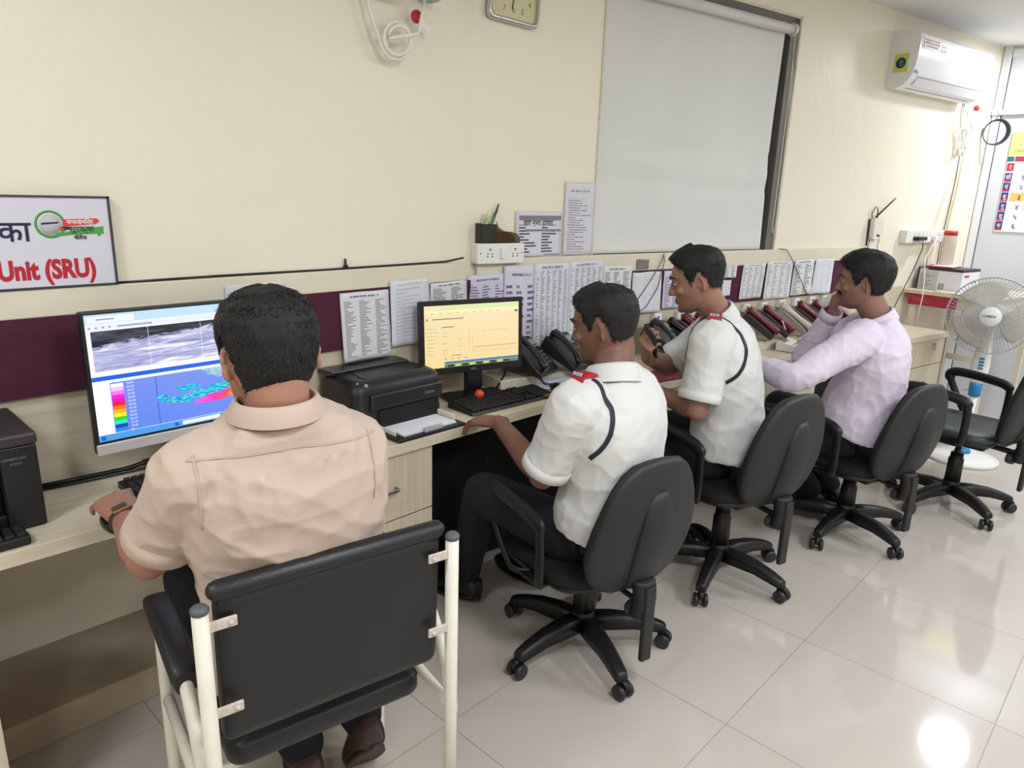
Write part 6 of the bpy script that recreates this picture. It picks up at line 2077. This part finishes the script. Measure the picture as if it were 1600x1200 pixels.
# ---- the man in white holding a phone
m3_hand = lambda b, s: (hand_shape(b, s.wrL, V((-.05, .97, -.10)), V((0, .1, 1)), V((1, 0, 0)), (30, 30, 34, 38), .8),
                        hand_shape(b, s.wrR, V((-.62, -.22, .62)), V((-.55, .35, -.35)), V((-.15, .75, .55)), (52, 56, 60, 64), .6, (.85, .35, -.45), 10))
p3 = Person('man in a white uniform shirt looking down at a phone in his hand',
            hip=V((2.60, 1.225, .56)), neck=V((2.53, 1.305, 1.115)), bow=V((.045, -.055, 0)), fw=V((-.42, .91, 0)), hr=V((.95, .30, 0)),
            shL=V((2.395, 1.235, 1.035)), shR=V((2.69, 1.37, 1.035)), elL=V((2.33, 1.235, .79)), wrL=V((2.43, 1.47, .785)),
            elR=V((2.60, 1.53, .86)), wrR=V((2.345, 1.475, .945)), head=V((2.462, 1.358, 1.248)), **hdir(29, 14),
            hpL=V((2.50, 1.26, .545)), hpR=V((2.66, 1.31, .545)), knL=V((2.42, 1.62, .57)), knR=V((2.66, 1.68, .57)), anL=V((2.45, 1.72, .11)), anR=V((2.70, 1.72, .11)),
            toeL=(-.1, .98, -.03), toeR=(.1, .98, -.03), bw=.98, bd=1.0, belly=.6, nr=.058, arm=1.03, leg=1.0, slv=1.02, sleeve=.80, long=False, hem=.0, waist=.10, vox=.005, cvox=.0065,
            skin=skin_mat('brown_skin', (156, 116, 96), (136, 98, 80)), cloth=M_white_cloth, trou=M_trou, shoe=M_shoe, sole=M_shoe, hands=m3_hand, stub=.75, eyes=True, gaze=(0, -1), seed=11,
            folds=[((1, .2, -.6), 13, .004), ((.2, 1, .5), 17, .003), ((.1, .1, 1), 20, .002)], col=(.002, 1.08, -.036),
            hair=dict(top=.022, sides=.003, back_low=-.050, line=.070, side=.022, quiff=.012, strands=8000, seed=12, L=.012)).build()
ph = thing('mobile_phone', 'dark mobile phone held up in the hand of a man in white', 'phone', p3.wrR + V((-.62, -.22, .62)).normalized() * .088 - V((-.55, .35, -.35)).normalized() * .026)
z = V((.55, -.35, .35)).normalized(); y = (V((-.62, -.22, .62)) - z * V((-.62, -.22, .62)).dot(z)).normalized(); x = y.cross(z)
Mp = frameM((0, 0, 0), x, y, z)
MB().box((0, 0, 0), (.072, .15, .009), 0, Mp, .004, 3).build('case', mat('phone_case', (44, 46, 52), .35), ph)
MB().box((0, 0, .0048), (.066, .143, .001), 0, Mp).build('screen', mat('phone_glass', (20, 22, 26), .1), ph)

# ---- the man in lavender
M_lav = cloth_mat('lavender_cloth', (214, 203, 220), .7, .10)
m4_hand = lambda b, s: (hand_shape(b, s.wrL, V((-.35, .92, -.12)), V((0, .1, 1)), V((1, 0, 0)), (26, 28, 30, 34), .8),
                        hand_shape(b, s.wrR, V((-.10, -.06, 1)), V((-.35, .92, .1)), V((-.85, -.35, .0)), (30, 36, 42, 48), .6, (.85, .30, -.3)))
p4 = Person('man in a lavender shirt with a moustache, hand at his cheek',
            hip=V((3.42, .985, .505)), neck=V((3.395, .975, 1.06)), bow=V((.03, -.07, 0)), fw=V((-.27, .96, 0)), hr=V((.96, .25, 0)),
            shL=V((3.205, .965, .985)), shR=V((3.54, 1.075, .985)), elL=V((2.93, 1.12, .835)), wrL=V((2.98, 1.375, .845)),
            elR=V((3.455, 1.29, .80)), wrR=V((3.375, 1.165, 1.055)), head=V((3.352, 1.035, 1.215)), **hdir(13, 2),
            hpL=V((3.33, 1.03, .485)), hpR=V((3.49, 1.07, .485)), knL=V((3.27, 1.38, .53)), knR=V((3.55, 1.42, .53)), anL=V((3.56, 1.20, .105)), anR=V((3.72, 1.16, .105)),
            toeL=(.1, .98, -.03), toeR=(.15, .98, -.03), bw=1.06, bd=1.06, belly=1.5, nr=.061, arm=1.05, leg=1.05, slv=1.02, sleeve=.9, long=True, hem=.03, waist=.14, vox=.005, cvox=.0065,
            skin=skin_mat('medium_brown_skin', (148, 110, 96), (128, 92, 80)), cloth=M_lav, trou=mat('black_trouser_cloth', (24, 24, 30), .85, bump=.1, bscale=300), shoe=mat('grey_black_shoe', (52, 50, 50), .5), sole=M_shoe, hands=m4_hand, stub=.7, eyes=True, gaze=(0, 0), seed=21,
            folds=[((1, .2, -.6), 12, .005), ((.6, 1, .1), 15, .004), ((.1, .1, 1), 20, .002)], col=(.004, 1.08, -.028),
            hair=dict(top=.034, sides=.016, back_low=-.068, line=.060, side=.02, quiff=.006, strands=7000, seed=23, L=.016)).build()
hm = p4.hm; b = MB()
for sg in (-1, 1):
    b.tube([hm @ V((sg * x, y, z)) - p4.off for x, y, z in ((.001, .0965, -.0470), (.010, .0955, -.0480), (.020, .0890, -.0515), (.027, .0815, -.058))], [.0055, .0058, .0045, .002], 8, dome=True)
b.build('moustache', M_hair, p4.root)
hs_ = thing('telephone_handset', 'pale handset held to the mouth of the man in lavender', 'handset', hm @ V((.030, .118, -.070)))
d = (hm.to_3x3() @ V((-.15, .75, -.65))).normalized(); zz = (hm.to_3x3() @ V((-.9, -.4, .0))).normalized(); zz = (zz - d * zz.dot(d)).normalized()
Mh_ = frameM((0, 0, 0), d.cross(zz), d, zz) @ Matrix.Translation((0, -.02, -.02))
b = MB(); handset(b, Mh_, .17, 0, .024); b.build('grip', mat('pale_grey_handset', (206, 202, 194), .4), hs_)
cs = []
P0 = hm @ V((.02, .12, -.14)); P1 = bw(2.06, .79, .20)
for k in range(160):
    u = k / 159; p = P0 * (1 - u) + P1 * u + V((0, 0, -.05 * math.sin(u * math.pi)))
    a = k * 1.3; cs.append(p + V((.0045 * math.cos(a), .003 * math.cos(a), .0045 * math.sin(a))))
o = MB().tube(cs, .0028, 5).build('handset_cable', mat('beige_cord', (180, 172, 152), .45), origin=P1); tag(o, 'long stretched beige cord from the held handset down to the white telephone', 'cord')

# ---- uniform marks of the two men in white: epaulettes, cords
M_cord = mat('navy_cord', (26, 32, 48), .6)
M_epr = mat('red_epaulette', (176, 26, 42), .6)
for P, txt_ in ((p2, 'MTNB'), (p3, 'MTNB')):
    S, N_ = P.shL, P.neck
    a = lerp(S, N_, .02) + V((0, 0, .1)); c = lerp(S, N_, .75) + V((0, 0, .1))
    dn = V((0, 0, -1))
    P.strip([lerp(a, c, k / 6) + V((0, 0, .08)) for k in range(7)], .044, .003, P.cloth, 'shoulder_strap', dn)
    loc, n_, i_, _ = P.bvh.ray_cast(lerp(a, c, .10) + V((0, 0, .1)) - P.off, dn)
    l2, n2, i_, _ = P.bvh.ray_cast(lerp(a, c, .42) + V((0, 0, .1)) - P.off, dn)
    y_ = (l2 - loc).normalized(); x_ = V((y_.y, -y_.x, 0)).normalized(); z_ = x_.cross(y_)
    Me = frameM((loc + l2) / 2 + z_ * .004, x_, y_, z_)
    rings = []
    for yy, zz in ((-.036, -.010), (-.030, .003), (-.015, .0075), (.01, .0085), (.03, .006)):
        rings.append([V((w_, yy, zz + h_)) for w_, h_ in ((-.026, -.006), (-.0255, .002), (-.018, .004), (.018, .004), (.0255, .002), (.026, -.006))])
    lp_ = MB().loft(rings, M=Me, smooth=False).build('epaulette', M_epr, P.root)
    Ml = Me @ frameM((0, -.0270, .0075), (1, 0, 0), V((0, .55, .84)).normalized(), V((0, -.84, .55)).normalized())
    pl_ = MB().box((0, 0, .002), (.044, .015, .002), 0, Ml).build('name_bar', mat('grey_bar', (84, 66, 70), .5), lp_)
    t_ = MB()
    for q in range(6): t_.prism([(-.018 + .006 * q, .0055), (-.0165 + .006 * q, .0055), (-.0135 + .006 * q, -.0055), (-.015 + .006 * q, -.0055)], .0005, 0, Ml @ Matrix.Translation((0, 0, .003)))
    for q in range(3): t_.prism([(-.0165 + .012 * q, -.0055), (-.015 + .012 * q, -.0055), (-.012 + .012 * q, .0055), (-.0135 + .012 * q, .0055)], .0004, 0, Ml @ Matrix.Translation((0, 0, .003)))
    t_.build('lettering', M_whitep, pl_)
    # cord round the armhole
    ax = (P.elL - S).normalized(); u_ = P.rt * -1
    cc_ = lerp(S, P.sm, .22)
    f_ = (P.fw).normalized(); upv = V((0, 0, 1))
    ring_ = [cc_ + upv * .13 * math.cos(t) - f_ * .125 * math.sin(t) + P.rt * (-.02 + .03 * math.cos(t)) + upv * -.03 for t in ([R(10 * k) for k in range(16)] if P is p2 else [R(-110 + 10 * k) for k in range(27)])]
    P.strip(ring_, .0135, .0025, M_cord, 'arm_cord')
